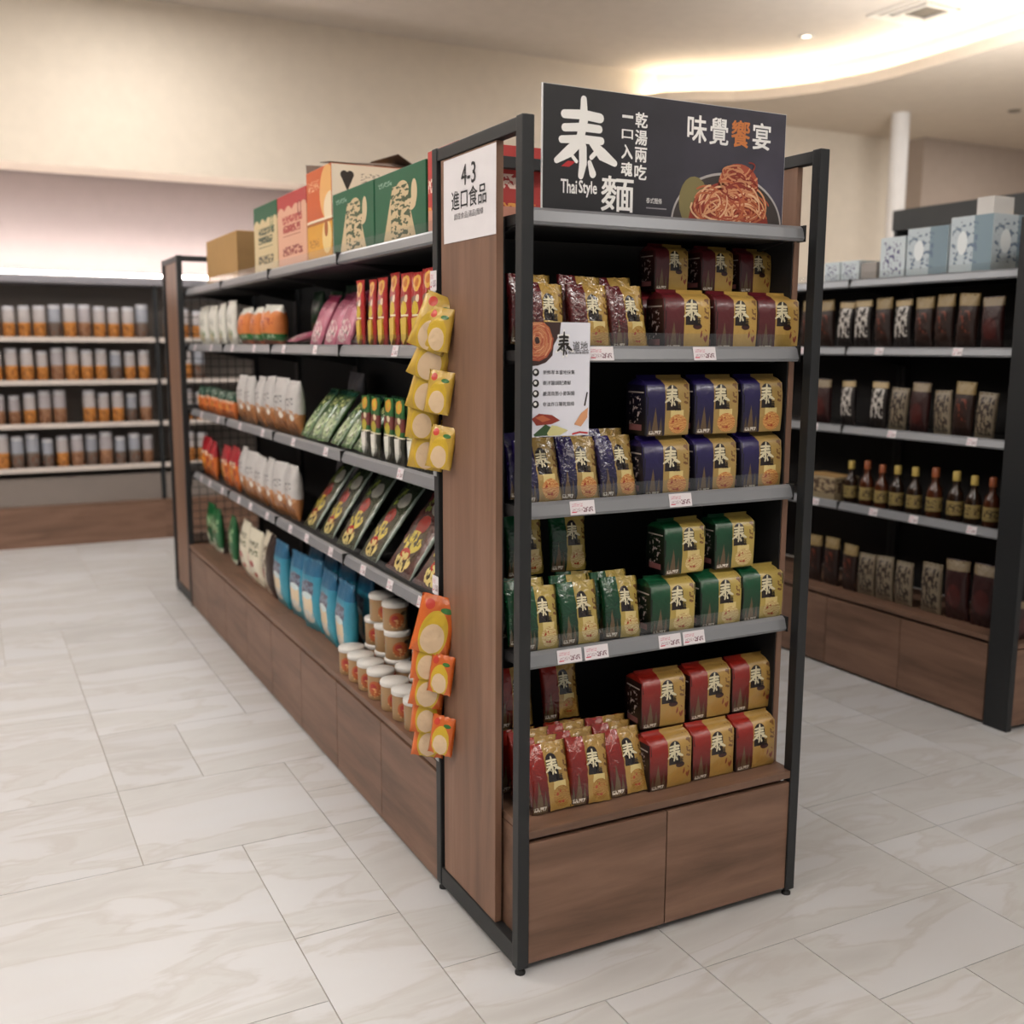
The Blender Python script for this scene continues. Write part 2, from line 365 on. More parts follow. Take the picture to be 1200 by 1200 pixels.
for k in range(len(lip)-1): rs.prism_z([ra_[k], ra_[k+1], rb_[k+1], rb_[k]], 3.761, 4.029)
obj('trim_2', rs.mesh('trim_2', [M_SOFF], merge=False), kind='structure')
M_LED = plain('warm_led', '#fff3dc', .5, emit=28)
cl = MB()
off = offs(.14)
for a, b in zip(off[0:], off[1:]): cl.tube((a[0], a[1], 3.785), (b[0], b[1], 3.785), .02, 6)
obj('cove_light_strip', cl.mesh('cove_light_strip', [M_LED]), label='warm glowing light strip hidden in the curved ceiling cove', cat='light')
colu = obj('wall_column', MB().lathe([(.085, 0), (.085, 3.72)], 24, 0, 7.05, 5.6).mesh('wall_column', [plain('white_column_paint', '#e6e2df', .4)]), kind='structure')
# ceiling vent, downlight, small ceiling speaker
M_WMET = plain('white_enamel', '#d8d2ca', .5)
vt = empty('ceiling_vent', (5.56, 4.02, 4.03), 0.0, label='square grey ceiling air vent with nested louvre frames', cat='vent')
for k, (a, m) in enumerate([(.30, M_WMET), (.23, M_WMET), (.16, M_WMET)]):
    fm = MB(); t = .03
    for b in [(-a, a, -a, -a+t), (-a, a, a-t, a), (-a, -a+t, -a+t, a-t), (a-t, a, -a+t, a-t)]: fm.box(*b, -.012-k*.006, -.001)
    obj('louvre_frame', fm.mesh('louvre_frame', [m]), vt)
box('duct_grille', (-.2, .2, -.2, .2, -.006, -.001), plain('vent_dark', '#5d564e', .8), vt)
dl = empty('downlight', (5.24, 4.95, 4.03), label='small round recessed downlight in the upper ceiling', cat='light')
obj('trim_ring', MB().lathe([(.035, -.004), (.06, -.012), (.062, -.001)], 20).mesh('trim_ring', [M_WMET]), dl)
obj('lens', MB().lathe([(.001, -.008), (.036, -.006)], 20).mesh('lens', [plain('lamp_lens', '#fff6e6', .4, emit=2.5)]), dl)
sk = empty('ceiling_speaker', (7.88, 5.0, 3.72), label='small dark round speaker set in the lower soffit', cat='speaker')
obj('grille', MB().lathe([(.001, -.01), (.05, -.01), (.062, -.001)], 18).mesh('grille', [plain('speaker_grille', '#6e655c', .7)]), sk)

# ================================================================ SHELVING UNITS
ZS = [1.815, 1.511, 1.150, .790]          # tops of the price rails
def deck_z(k): return ZS[k]-.011
def shelf(parent, x0, x1, zt, tags, guard=True, y0=.045, depth=.36, mat=M_DECK, tw=.034):
    s = MB().box(x0+.004, x1-.004, y0+.02, y0+depth, zt-.034, zt-.011)
    for bx in (x0+.01, x1-.022):   # side brackets
        s.prism_x([(y0+.05, zt-.034), (y0+depth, zt-.09), (y0+depth, zt-.034)], bx, bx+.012)
    sh = obj('shelf', s.mesh('shelf', [mat]), parent)
    rl = MB().prism_x([(y0+.022, zt), (y0+.012, zt+.001), (y0+.004, zt-.006), (y0-.004, zt-.03), (y0+.0, zt-.037), (y0+.022, zt-.037)], x0+.003, x1-.003)
    obj('price_rail', rl.mesh('price_rail', [M_RAIL]), sh)
    for ex in (x0, x1-.0035): box('rail_end_cap', (ex+.0002, ex+.0033, y0-.006, y0+.024, zt-.039, zt+.002), M_RAILD, sh)
    for tx in tags:
        obj('price_tag', slab([(tx-tw, y0-.0052, zt-.033), (tx+tw, y0-.0052, zt-.033), (tx+tw, y0+.0022, zt-.001), (tx-tw, y0+.0022, zt-.001)], .0006).mesh('price_tag', [M_TAG]), sh)
    if guard:
        box('clear_guard', (x0+.006, x1-.006, y0+.024, y0+.0255, zt-.01, zt+.032), M_CLEAR, sh)
    return sh
def slab(q, t):
    m = MB(); U = [(0, 0), (1, 0), (1, 1), (0, 1)]; b = [(p[0], p[1]+t, p[2]) for p in q]
    m.face(q, 0, U); m.face(b[::-1], 0)
    for i in range(4): m.face([q[(i+1) % 4], q[i], b[i], b[(i+1) % 4]], 0)
    return m
def wire_mesh(parent, x0, x1, y, z0, z1, st=.045, r=.0022):
    m = MB(); n = int((x1-x0)/st)
    for k in range(n+1): m.tube((x0+k*(x1-x0)/n, y, z0), (x0+k*(x1-x0)/n, y, z1), r, 4)
    n = int((z1-z0)/st)
    for k in range(n+1): m.tube((x0, y+.004, z0+k*(z1-z0)/n), (x1, y+.004, z0+k*(z1-z0)/n), r, 4)
    o = obj('wire_mesh_back', m.mesh('wire_mesh_back', [M_BLACK], merge=False), parent); o['kind'] = 'stuff'; return o
def post(parent, x0, y0, h=2.0, s=.03):
    p = obj('post', MB().box(x0, x0+s, y0, y0+s, .018, h).mesh('post', [M_BLACK], bevel=.0025), parent)
    obj('levelling_foot', MB().lathe([(.013, 0), (.013, .006), (.007, .008), (.007, .019)], 12, 0, x0+s/2, y0+s/2).mesh('levelling_foot', [M_FOOT]), p); return p
Wd, D = .8706, .492
def door(parent, x0, x1, z0, z1, y=0.006):
    return box('cabinet_door', (x0, x1, y, y+.018, z0, z1), M_WOODH, parent, bevel=.0012)
def end_unit(loc, rz, label, mesh_back=False, tags=None):
    r = empty('end_shelf_unit', loc, rz, label=label, cat='shelf unit')
    for x in (0, Wd-.03):
        for y in (0, D-.03): post(r, x, y)
        box('top_bar', (x+.002, x+.028, .03, D-.03, 1.968, 1.998), M_BLACK, r, bevel=.002)
        box('bottom_bar', (x+.002, x+.028, .03, D-.03, .02, .072), M_BLACK, r, bevel=.002)
    box('side_panel', (.006, .024, .135, .448, .073, 1.967), M_WOODV, r, bevel=.001)
    box('side_panel', (Wd-.024, Wd-.006, .088, .448, .073, 1.967), M_WOODV, r, bevel=.001)
    box('inner_shade_sheet', (Wd-.0285, Wd-.0245, .09, .43, .37, 1.80), M_BACKP, r)  # black sheets standing in for the shade on both panels' inner faces
    box('inner_shade_sheet', (.0245, .0285, .137, .43, .37, 1.80), M_BACKP, r)
    for z in (1.968, .03): box('cross_bar', (.03, Wd-.03, D-.028, D-.004, z, z+.03), M_BLACK, r, bevel=.002)
    if mesh_back: wire_mesh(r, .035, Wd-.035, .44, .37, 1.8)
    else: box('back_panel', (.03, Wd-.03, .43, .442, .37, 1.80), M_BACKP, r)
    for k in range(4): shelf(r, .031, Wd-.030, ZS[k], (tags or {}).get(k, []), guard=(k > 0))
    cb = MB().box(.032, .048, .04, .43, .03, .343).box(Wd-.046, Wd-.030, .04, .43, .03, .343).box(.048, Wd-.046, .41, .43, .03, .343)
    obj('cabinet_body', cb.mesh('cabinet_body', [M_WOODH]), r)
    box('cabinet_top', (.031, Wd-.0165, .004, .428, .347, .367), M_WOODH, r, bevel=.001)
    box('shadow_gap', (.05, Wd-.05, .03, .05, .331, .346), M_GAP, r)
    door(r, .033, .4335, .024, .334); door(r, .4365, Wd-.017, .024, .334)
    return r
end_unit((0, 0, 0), 0, 'tall walnut and black end display unit holding the noodle packs under the black banner',
         tags={1: [.235, .535], 2: [.19, .475], 3: [.16, .236, .455, .530]})
end_unit((Wd, 4.594, 0), math.pi, 'walnut and black end unit at the far end of the long snack gondola', mesh_back=True)

BW = .9
def bay(name, label, tags, group, mesh=False):
    """one gondola bay, local x along the front, y depth"""
    r = empty(name, label=label, cat='shelf unit', group=group)
    for x in (0.002, BW-.027): box('upright', (x, x+.025, .405, .43, 0, 1.83), M_BLACK, r, bevel=.002)
    if mesh:
        box('back_panel', (.03, BW-.03, .42, .428, .37, 1.16), M_BACKP, r)
        box('back_panel', (.03, BW-.03, .42, .428, 1.44, 1.80), M_BACKP, r)
        wire_mesh(r, .03, BW-.03, .424, 1.16, 1.44, .03, .0018)
    else: box('back_panel', (.03, BW-.03, .42, .428, .37, 1.80), M_BACKP, r)
    for k in range(4): shelf(r, 0, BW, ZS[k], tags[k], guard=True, tw=.024)
    cb = MB().box(.002, .018, .04, .42, .02, .343).box(BW-.018, BW-.002, .04, .42, .02, .343).box(.018, BW-.018, .40, .42, .02, .343)
    obj('cabinet_body', cb.mesh('cabinet_body', [M_WOODH]), r)
    box('cabinet_top', (.0005, BW-.0005, .004, .42, .347, .367), M_WOODH, r, bevel=.001)
    box('shadow_gap', (.02, BW-.02, .03, .05, .331, .346), M_GAP, r)
    door(r, .002, BW/2-.0015, .012, .334); door(r, BW/2+.0015, BW-.002, .012, .334)
    return r
TG = [[], [.2, .62], [.3, .72], [.22, .45, .75]]
b0 = bay('gondola_bay', 'gondola bay next to the end unit, with the knife-shaped candy packs and tubs', [[], [.52], [.55], [.2, .45, .7]], 'bays of the long gondola', mesh=True)
b1 = bay('gondola_bay', 'gondola bay with blue bags on its base and chilli seed packs', TG, 'bays of the long gondola')
bays = [b0, b1]
for k, lb in ((2, 'gondola bay with white and brown snack bags on two middle shelves'), (3, 'gondola bay nearest the far end unit, with red pouches and green bags')):
    c = copy_tree(b1); c['label'] = lb; bays.append(c)
for k, b in enumerate(bays):
    b.location = (0, .5+BW*(k+1) - (.0 if k else 0), 0); b.rotation_euler = (0, 0, -math.pi/2)
bays[0].location.y = 1.4; 
for k in range(4):
    c = copy_tree(b0 if k == 0 else b1); c['label'] = 'empty bay on the hidden side of the long gondola, %s from the banner sign' % ['first', 'second', 'third', 'fourth'][k]; c['group'] = 'bays on the far side of the long gondola'
    c.location = (Wd, .5+BW*k, 0); c.rotation_euler = (0, 0, math.pi/2)
# parallel gondola across the aisle
GX, GY = 2.49, .69
for k in range(4):
    c = copy_tree(b1); c['label'] = ['gondola bay across the aisle with white cartons on top', 'gondola bay across the aisle, second from its black end frame', 'gondola bay across the aisle, third from its black end frame', 'gondola bay across the aisle, last from its black end frame'][k]
    c['group'] = 'bays of the gondola across the aisle'; c.location = (GX, GY+BW*(k+1), 0); c.rotation_euler = (0, 0, -math.pi/2)
ef = empty('end_frame_unit', (GX, .575, 0), 0, label='black end frame of the gondola across the aisle with shallow shelves', cat='shelf unit')
for x in (0, .84):
    box('post', (x, x+.03, 0, .11, 0, 2.0), M_BLACK, ef, bevel=.003)
box('top_bar', (.03, .84, .08, .11, 1.97, 2.0), M_BLACK, ef); box('back_panel', (.03, .84, .09, .108, 0, 1.97), M_BACKP, ef)
for z in ZS[1:]:
    s_ = box('shelf', (.031, .839, .0, .09, z-.03, z-.011), M_DECK, ef); box('price_rail', (.031, .839, -.012, -.0002, z-.037, z), M_RAIL, s_)
box('cabinet_top', (.031, .839, 0, .09, .34, .36), M_WOODH, ef); box('cabinet_door', (.031, .434, .004, .02, .02, .332), M_WOODH, ef); box('cabinet_door', (.437, .839, .004, .02, .02, .332), M_WOODH, ef)

# ================================================================ PACK SHAPES
def rrect(hw, hd, n=3, r=.35):
    r = min(hw, hd)*r; pts = []
    for cx, cy, a0 in ((hw-r, -hd+r, -90), (hw-r, hd-r, 0), (-hw+r, hd-r, 90), (-hw+r, -hd+r, 180)):
        for k in range(n+1):
            a = R(a0+90*k/n); pts.append((cx+r*math.cos(a), cy+r*math.sin(a)))
    return pts
def gusset_mesh(w, h, d, mats, rnd=.13, pinch=.84, seed=0):
    """upright gusseted bag: boxy body that folds to a flat top seal"""
    rg = random.Random(seed); mb = MB()
    prof = [(0, .97, .96), (.03, 1, 1), (.35, 1.0, 1.04), (.65, 1.0, 1.03), (pinch, 1, .97), (pinch+.5*(1-pinch), .985, .5), (.955, .98, .06), (1.0, .98, .045)]
    rings = []
    for t, a, b in prof:
        pr = rrect(w/2*a, max(d/2*b, .002), r=rnd); rings.append([(x+rg.uniform(-1, 1)*.0012, y+rg.uniform(-1, 1)*.0015, t*h) for x, y in pr])
    n = len(rings[0]); uv = lambda p: (p[0]/w+.5, p[2]/h)
    for j in range(len(rings)-1):
        for i in range(n):
            q = [rings[j][i], rings[j][(i+1) % n], rings[j+1][(i+1) % n], rings[j+1][i]]
            nx = (q[1][1]-q[0][1]); ny = -(q[1][0]-q[0][0])
            side = abs(nx) > abs(ny)*1.3 and prof[j][0] < pinch-.01
            u = [((p[1]/d)+.5, p[2]/h) for p in q] if side else [uv(p) for p in q]
            mb.face(q, 1 if side else 0, u, True)
    mb.face(rings[0][::-1], 1); mb.face(rings[-1], 0)
    return mb.mesh('bag_body', mats)
def pouch_depth(w, h, d, seal=.09):
    def f(x, z):
        u = min(1, abs(2*x/w)); v = z/h
        t = 0 if v <= seal*.5 or v >= 1-seal*.6 else math.sin(math.pi*min(1, max(0, (v-seal*.5)/(1-seal*1.1))))**.45
        return -(d/2)*t*(1-u**3)**.55-.0012
    return f
def pouch_mesh(w, h, d, mats, seed=0, nu=12, nv=14, crinkle=.0022, gus=0):
    """flat pillow pouch with crimped seals; origin at the bottom edge"""
    f = pouch_depth(w, h, d); rg = random.Random(seed); mb = MB()
    A, B, UV, UB = [], [], [], []
    for j in range(nv+1):
        z = h*j/nv; ra, rb, ru, rv = [], [], [], []
        for i in range(nu+1):
            x = w*(i/nu-.5); edge = i in (0, nu); y = f(x, z); v = j/nv
            c = crinkle*(rg.uniform(-1, 1)) if 0 < j < nv and not edge else 0
            seal = .004*math.sin(i*2.1+seed) if j in (0, nv) else 0
            xx = x*(1-.05*math.sin(math.pi*v)*(d/.05 if d < .05 else 1))
            yb = -y*.8
            if edge: y = yb = 0
            ra.append((xx, y+c+seal, z)); rb.append((xx, yb+c*.5+seal+(0.0015 if not edge else 0), z)); ru.append((i/nu, v)); rv.append((1-i/nu, v))
        A.append(ra); B.append(rb[::-1]); UV.append(ru); UB.append([(1-u[0], u[1]) for u in ru][::-1])
    mb.grid(A, 0, UV); mb.grid(B, 1 if len(mats) > 1 else 0, UB)
    return mb.mesh('pouch_body', mats)
PROTO = {}
ORD = ['first', 'second', 'third', 'fourth', 'fifth', 'sixth', 'seventh', 'eighth', 'ninth']
REF = {}
def lab(label, group, k, n):
    if n < 2 or group not in REF: return label
    t = '%s, %s %s' % (REF[group][0] or label, ORD[k], REF[group][1])
    assert len(t.split()) <= 16, t
    return t
USED = set()
def proto(key, build):
    if key not in PROTO: PROTO[key] = build()
    return PROTO[key]
def put(key, loc, rz=0, rx=0, ry=0, label=None, group=None, sc=1):
    p = PROTO[key]; o = p if key not in USED else copy_tree(p); USED.add(key)
    o.location = loc; o.rotation_euler = (rx, ry, rz); o.scale = (sc, sc, sc)
    if label: o['label'] = label
    if group: o['group'] = group
    elif 'group' in o: del o['group']
    return o
M_GOLDTXT = plain('pale_gold_ink', '#d8cfae', .35); M_DARKTXT = plain('dark_ink', '#1d1714', .4); M_WTXT = plain('white_ink', '#f2f1ee', .5); M_ORTXT = plain('orange_ink', '#c8793f', .5); M_REDTXT = plain('red_ink', '#b8262a', .45)

# ---- noodle packs: gusseted 5-pack bag and single pouch in four colours
NOOD = {'maroon': ('#5e1b22', '#3a1512', '#ad8c47', '#b08f4a', '#9c7433'), 'purple': ('#241a52', '#120f25', '#9c8149', '#b06a35', '#d0a05f'),
        'green': ('#0e4a2c', '#0c2415', '#a8924a', '#b39257', '#d3c08a'), 'red': ('#932015', '#2c100d', '#a38142', '#a67f3e', '#8f672d')}
WP, PB, FE = 'from the wood side panel', 'from the pouches', 'from the far end unit'
for c in NOOD:
    wh = {'maroon': 'under the banner shelf', 'purple': 'on its shelf', 'green': 'on its shelf', 'red': 'on the wooden ledge'}[c]
    for r_, t in (('front row', 'glossy %s noodle pouch in front'), ('second row', '%s noodle pouch in the second row'), ('third row', '%s noodle pouch in the third row'), ('back row', '%s noodle pouch in the back row'), ('top back', 'dim %s noodle pouch stacked high at the back')):
        REF['%s noodle pouches, %s' % (c, r_)] = (t % c, WP)
    for r_, t in (('bottom row', '%s and gold noodle bag, lower row'), ('lower row', '%s and gold noodle bag, lower row'), ('upper row', '%s and gold noodle bag, stacked upper row'), ('back row', '%s and gold noodle bag, back row')):
        REF['%s noodle bags, %s' % (c, r_)] = (t % c, PB)
REF.update({'white snack pouches': ('white snack pouch below the plain carton', FE), 'white snack pouches by the orange bags': ('white snack pouch beside the orange bags', FE), 'orange snack bags with a green band': ('plump orange snack bag with a green band', 'from the white pouches'),
 'dark green pouches': ('dark green snack pouch at the back', 'from the orange bags'), 'leaning pink snack bags': ('rose pink snack bag leaning back', 'from the dark green pouches'), 'pink snack bags behind': ('pink snack bag behind the leaning ones', 'from the dark green pouches'),
 'red candy packs': ('red candy pack with a yellow sweet', 'from the pink bags'), 'small orange snack pouches': ('small orange pouch with dark green top', FE), 'white and brown snack bags, upper shelf': ('white topped brown snack bag', 'from the small orange pouches'),
 'leaning seaweed bags': ('glossy green leaning seaweed bag', 'from the white and brown bags'), 'green candy packs': ('green candy pack with a white sweet', 'from the seaweed bags'), 'red snack pouches by the end unit': ('red and orange pouch above the green pouches', FE),
 'red snack pouches by the white bags': ('red and orange pouch next to white bags', FE), 'white and brown snack bags, lower shelf': ('white topped brown snack bag', 'from the red pouches'), 'grey foil bags': ('grey foil bag at the back', 'from the white and brown bags'),
 'green chilli seed packs': ('dark green chilli seed pack', 'from the white and brown bags'), 'red chilli seed packs': ('dark red chilli seed pack', 'from the green seed packs'), 'green pouches on the base': ('green snack pouch on the wooden base', FE),
 'white bags with red dots': ('white snack bag with red dots', 'from the green pouches'), 'blue snack bags, front row': ('blue snack bag in the front row', 'from the brown and white bag'), 'blue snack bags, second row': ('blue snack bag in the second row', 'from the brown and white bag'),
 'snack tubs, front row': ('snack tub in the front bottom row', 'from the blue bags'), 'snack tubs, second row': ('snack tub in the second bottom row', 'from the blue bags'), 'snack tubs, second tier': ('snack tub on the second tier', 'from the blue bags'), 'snack tubs, top tier': ('snack tub on the top tier', 'from the blue bags'),
 'snack tubs near the hanging bags': ('snack tub in the short front row', 'from the tall tub stack'), 'snack tubs near the hanging bags, second row': ('snack tub in the short second row', 'from the tall tub stack'), 'snack tubs near the hanging bags, upper tier': ('snack tub atop the short rows', 'from the tall tub stack'),
 'brown packets across the aisle, far': ('brown packet with tan top beyond the black packets', 'from the far end'), 'black packets below the cartons': ('black white-lettered packet below the cartons', 'from the far packets'), 'brown packets below the large carton': ('brown tan-topped packet under the large carton', 'from the lettered packet'),
 'black packets on the middle shelf across': ('black white-lettered packet, middle shelf across the aisle', 'from the far end'), 'brown packets on the base across': ('brown packet on the base across the aisle', 'from the far end'), 'cream packets on the base across': ('cream packet on the base across the aisle', 'from the brown packets'),
 'dark red packets on the base across': ('dark red packet on the base across the aisle', 'from the large cream packet')})
def noodle_print(c, kind):
    a, a2, gold, n1, n2 = NOOD[c]
    sh = [('r', .71, .5, .29, .6, gold), ('t', .2, 0, .09, .48, '#5d4a33'), ('t', .33, 0, .05, .32, '#55442f'), ('t', .08, 0, .05, .28, '#4d3d2b'), ('r', .58, .58, .13, .16, '#1c1210'), ('e', .58, .72, .13, .12, '#1c1210'), ('e', .71, .40, .1, .05, '#3a1712')]
    if c in ('maroon', 'red') and kind == 'bag': sh += [('e', .7, .2, .2, .14, n1), ('S', .86, .24, .08, .12, 9, 9, .5, '#7c2f1c')]
    else: sh += [('r', .7, .36, .15, .06, '#cdb97c'), ('n', .72, .19, .21, .16, n1, n2, 9), ('S', .72, .19, .15, .1, 14, 14, .6, '#9b3d22')]
    sh += [('s', .9, .72, .05, .2, 10, 14, .52, '#6d4a26'), ('s', .2, .06, .14, .03, 40, 18, .5, '#cfc7ba')]
    return pm('%s_noodle_%s_print' % (c, kind), a, sh, .32 if kind == 'bag' else .22, bump=.25 if kind == 'bag' else .7, base2=a2, coat=.15 if kind == 'bag' else .5)
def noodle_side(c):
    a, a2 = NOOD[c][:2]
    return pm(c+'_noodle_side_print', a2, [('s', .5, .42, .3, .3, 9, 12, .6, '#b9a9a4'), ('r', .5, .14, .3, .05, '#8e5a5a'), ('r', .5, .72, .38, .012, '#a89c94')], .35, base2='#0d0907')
def tai_print(root, w, h, dep, cx=.58, cz=.66, s=.36):
    P = Print(dep, .0022); P.polys(TAI, (cx-.5)*w, cz*h, s*w, s*w*1.02, M_GOLDTXT)
    P.text('麵', (.70-.5)*w, .475*h, .13*w, .13*w, M_DARKTXT, .02)
    return P.done('lettering', root)
def noodle_bag(c):
    w, h, d = .138, .150, .085
    r = obj('noodle_bag', gusset_mesh(w, h, d, [noodle_print(c, 'bag'), noodle_side(c)], seed=len(c)), cat='noodle bag')
    def dep(x, z):
        t = z/h
        return -d/2*(1.035 if t < .7 else 1.0)
    tai_print(r, w, h, dep); return r
def noodle_pouch(c):
    w, h, d = .112, .155, .026
    r = obj('noodle_pouch', pouch_mesh(w, h, d, [noodle_print(c, 'pouch')], seed=3+len(c)), cat='noodle pouch')
    P = Print(pouch_depth(w, h, d), .003); P.polys(TAI, .08*w, .66*h, .36*w, .36*w*1.02, M_GOLDTXT); P.text('麵', .2*w, .475*h, .13*w, .13*w, M_DARKTXT, .02); P.done('lettering', r)
    return r
for c in NOOD:
    proto('bag_'+c, lambda: noodle_bag(c)); proto('pouch_'+c, lambda: noodle_pouch(c))
ZD = [deck_z(k) for k in range(4)]+[.367]
rj = random.Random(5)
def jit(a): return rj.uniform(-a, a)
HD = .0425
def bags(c, z, xs, y, label, group, w=1.0, rz=0):
    for k, x in enumerate(xs): put('bag_'+c, (x, y+HD+jit(.003), z+.0005), rz+jit(.05), 0, 0, lab(label, group, k, len(xs)), group, w)
def pouches(c, z, xs, y, lean, label, group, sc=1.0):
    for k, x in enumerate(xs):
        a = R(lean+jit(2)); put('pouch_'+c, (x, y+jit(.003), z+.012*math.sin(a)+.001), jit(.06), -a, jit(.05), lab(label, group, k, len(xs)), group, sc)
# shelf 1, maroon
pouches('maroon', ZD[1], [.115, .240, .352], .098, 10, 'glossy maroon noodle pouch leaning in the front row above the white poster', 'maroon noodle pouches, front row')
pouches('maroon', ZD[1]+.012, [.105, .235, .345], .150, 8, 'glossy maroon noodle pouch half hidden behind the front maroon pouches', 'maroon noodle pouches, second row', 1.06)
bags('maroon', ZD[1], [.508, .655, .795], .078, 'maroon and gold noodle bag in the bottom row under the banner shelf', 'maroon noodle bags, bottom row')
bags('maroon', ZD[1]+.151, [.520, .662, .790], .16, 'maroon and gold noodle bag stacked in the upper row under the banner shelf', 'maroon noodle bags, upper row', .78)
bags('maroon', ZD[1], [.51, .655, .79], .19, 'maroon and gold noodle bag standing at the back under the stacked maroon bags', 'maroon noodle bags, back row')
# shelf 2, purple
pouches('purple', ZD[2], [.108, .213, .326], .095, 16, 'glossy dark purple noodle pouch leaning beneath the white poster', 'purple noodle pouches, front row')
pouches('purple', ZD[2]+.008, [.100, .208, .318], .140, 12, 'dark purple noodle pouch half hidden behind the front purple pouches', 'purple noodle pouches, second row', 1.03)
bags('purple', ZD[2], [.455, .606, .757], .078, 'purple and gold noodle bag in the lower row of its shelf', 'purple noodle bags, lower row')
bags('purple', ZD[2]+.151, [.460, .611, .760], .085, 'purple and gold noodle bag in the upper row, resting on other purple bags', 'purple noodle bags, upper row')
# shelf 3, green
pouches('green', ZD[3], [.106, .222, .345], .092, 14, 'glossy green noodle pouch in the front row of its shelf', 'green noodle pouches, front row')
pouches('green', ZD[3]+.005, [.098, .214, .338], .135, 11, 'green noodle pouch half hidden behind the front green pouches', 'green noodle pouches, second row', 1.03)
pouches('green', ZD[3], [.11, .27], .215, 5, 'green noodle pouch at the back holding up other green pouches', 'green noodle pouches, back row')
pouches('green', ZD[3]+.156, [.135, .262], .225, 8, 'dim green noodle pouch stacked on top at the back of its shelf', 'green noodle pouches, top back')
bags('green', ZD[3], [.487, .640, .783], .078, 'green and gold noodle bag in the lower row of its shelf', 'green noodle bags, lower row')
bags('green', ZD[3]+.151, [.530, .694], .088, 'green and gold noodle bag in the upper row, resting on other green bags', 'green noodle bags, upper row', .95)
# wood ledge, red
pouches('red', ZD[4], [.135, .243, .362], .070, 18, 'glossy red noodle pouch at the front of the wooden ledge', 'red noodle pouches, front row', 1.08)
pouches('red', ZD[4]+.004, [.125, .235, .352], .112, 16, 'red noodle pouch second from the front on the wooden ledge', 'red noodle pouches, second row', 1.08)
pouches('red', ZD[4]+.008, [.122, .235, .35], .150, 14, 'red noodle pouch third from the front on the wooden ledge', 'red noodle pouches, third row', 1.1)
pouches('red', ZD[4], [.11, .25], .225, 5, 'red noodle pouch at the back of the wooden ledge', 'red noodle pouches, back row', 1.05)
pouches('red', ZD[4]+.165, [.115, .255], .24, 9, 'dim red noodle pouch stacked high at the back above the wooden ledge', 'red noodle pouches, top back')
bags('red', ZD[4], [.480, .624, .766], .062, 'red and gold noodle bag in the lower row on the wooden ledge', 'red noodle bags, lower row')
bags('red', ZD[4]+.151, [.488, .640, .783], .105, 'red and gold noodle bag in the upper row above the wooden ledge', 'red noodle bags, upper row')

# ================================================================ SIGNS
# black banner on the top of the end unit
sg = empty('banner_sign', (.447, .085, ZD[0]), label='black banner sign with large white characters and a noodle picture', cat='sign')
SW, SH = .704, .286
def banner_mat():
    m, nt, b = newmat('banner_print'); nb = NB(nt); t = nt.nodes.new('ShaderNodeTexCoord')
    n = nt.nodes.new('ShaderNodeTexNoise'); n.inputs['Scale'].default_value = 6; n.inputs['Detail'].default_value = 4; nb.L(t.outputs['Object'], n.inputs['Vector'])
    sp = nt.nodes.new('ShaderNodeSeparateXYZ'); nb.L(t.outputs['Object'], sp.inputs[0])
    f = nb.m('MULTIPLY', nb.m('MULTIPLY', nb.m('ADD', sp.outputs[0], .22), 2.2), n.outputs['Fac'])
    f.node.use_clamp = True
    nb.L(nb.mix(f, hx('#1e1e21'), hx('#504c5c')), b.inputs['Base Color']); b.inputs['Roughness'].default_value = .45; return m
box('board', (-SW/2, SW/2, -.0, .005, 0, SH), M_WHITE, sg)
obj('printed_face', MB().face([(-SW/2+.002, -.0004, .001), (SW/2-.001, -.0004, .001), (SW/2-.001, -.0004, SH-.001), (-SW/2+.002, -.0004, SH-.001)]).mesh('printed_face', [banner_mat()]), sg)
sx = lambda px: -SW/2 + (px-22)/1150*SW           # banner proportions
sxp = lambda t: -SW/2+SW*t
P = Print(off=.001)
# horizontal fractions corrected for perspective
P.polys(TAI, sxp(.162), SH*.615, .165, .176, M_WTXT)
P.text('麵', sxp(.287), SH*.205, .088, .078, M_WTXT, .022)
P.text('Thai', sxp(.100), SH*.235, .042, .030, M_WTXT, .03); P.text('Style', sxp(.172), SH*.225, .048, .036, M_WTXT, .03)
P.poly([(sxp(.07), SH*.385), (sxp(.10), SH*.385), (sxp(.125), SH*.43), (sxp(.095), SH*.43)], M_REDTXT)
for k, ch in enumerate('一口入魂'): P.text(ch, sxp(.322), SH*(.82-.137*k), .030, .006 if ch == '一' else (.020 if ch == '口' else .031), M_WTXT, .05)
for k, ch in enumerate('乾湯兩吃'): P.text(ch, sxp(.377), SH*(.805-.137*k), .033, .033, M_WTXT, .04)
for k, ch in enumerate('味覺饗宴'): P.text(ch, sxp(.606+.0945*k), SH*.79, .056, .062, M_ORTXT if ch == '饗' else M_WTXT, .028)
P.text('泰式麵條', sxp(.435), SH*.175, .045, .013, M_WTXT, .0); P.strokes([(sxp(.405), SH*.115), (sxp(.485), SH*.115)], .003, plain('print_grey', '#8a888c', .5))
P.done('lettering', sg)
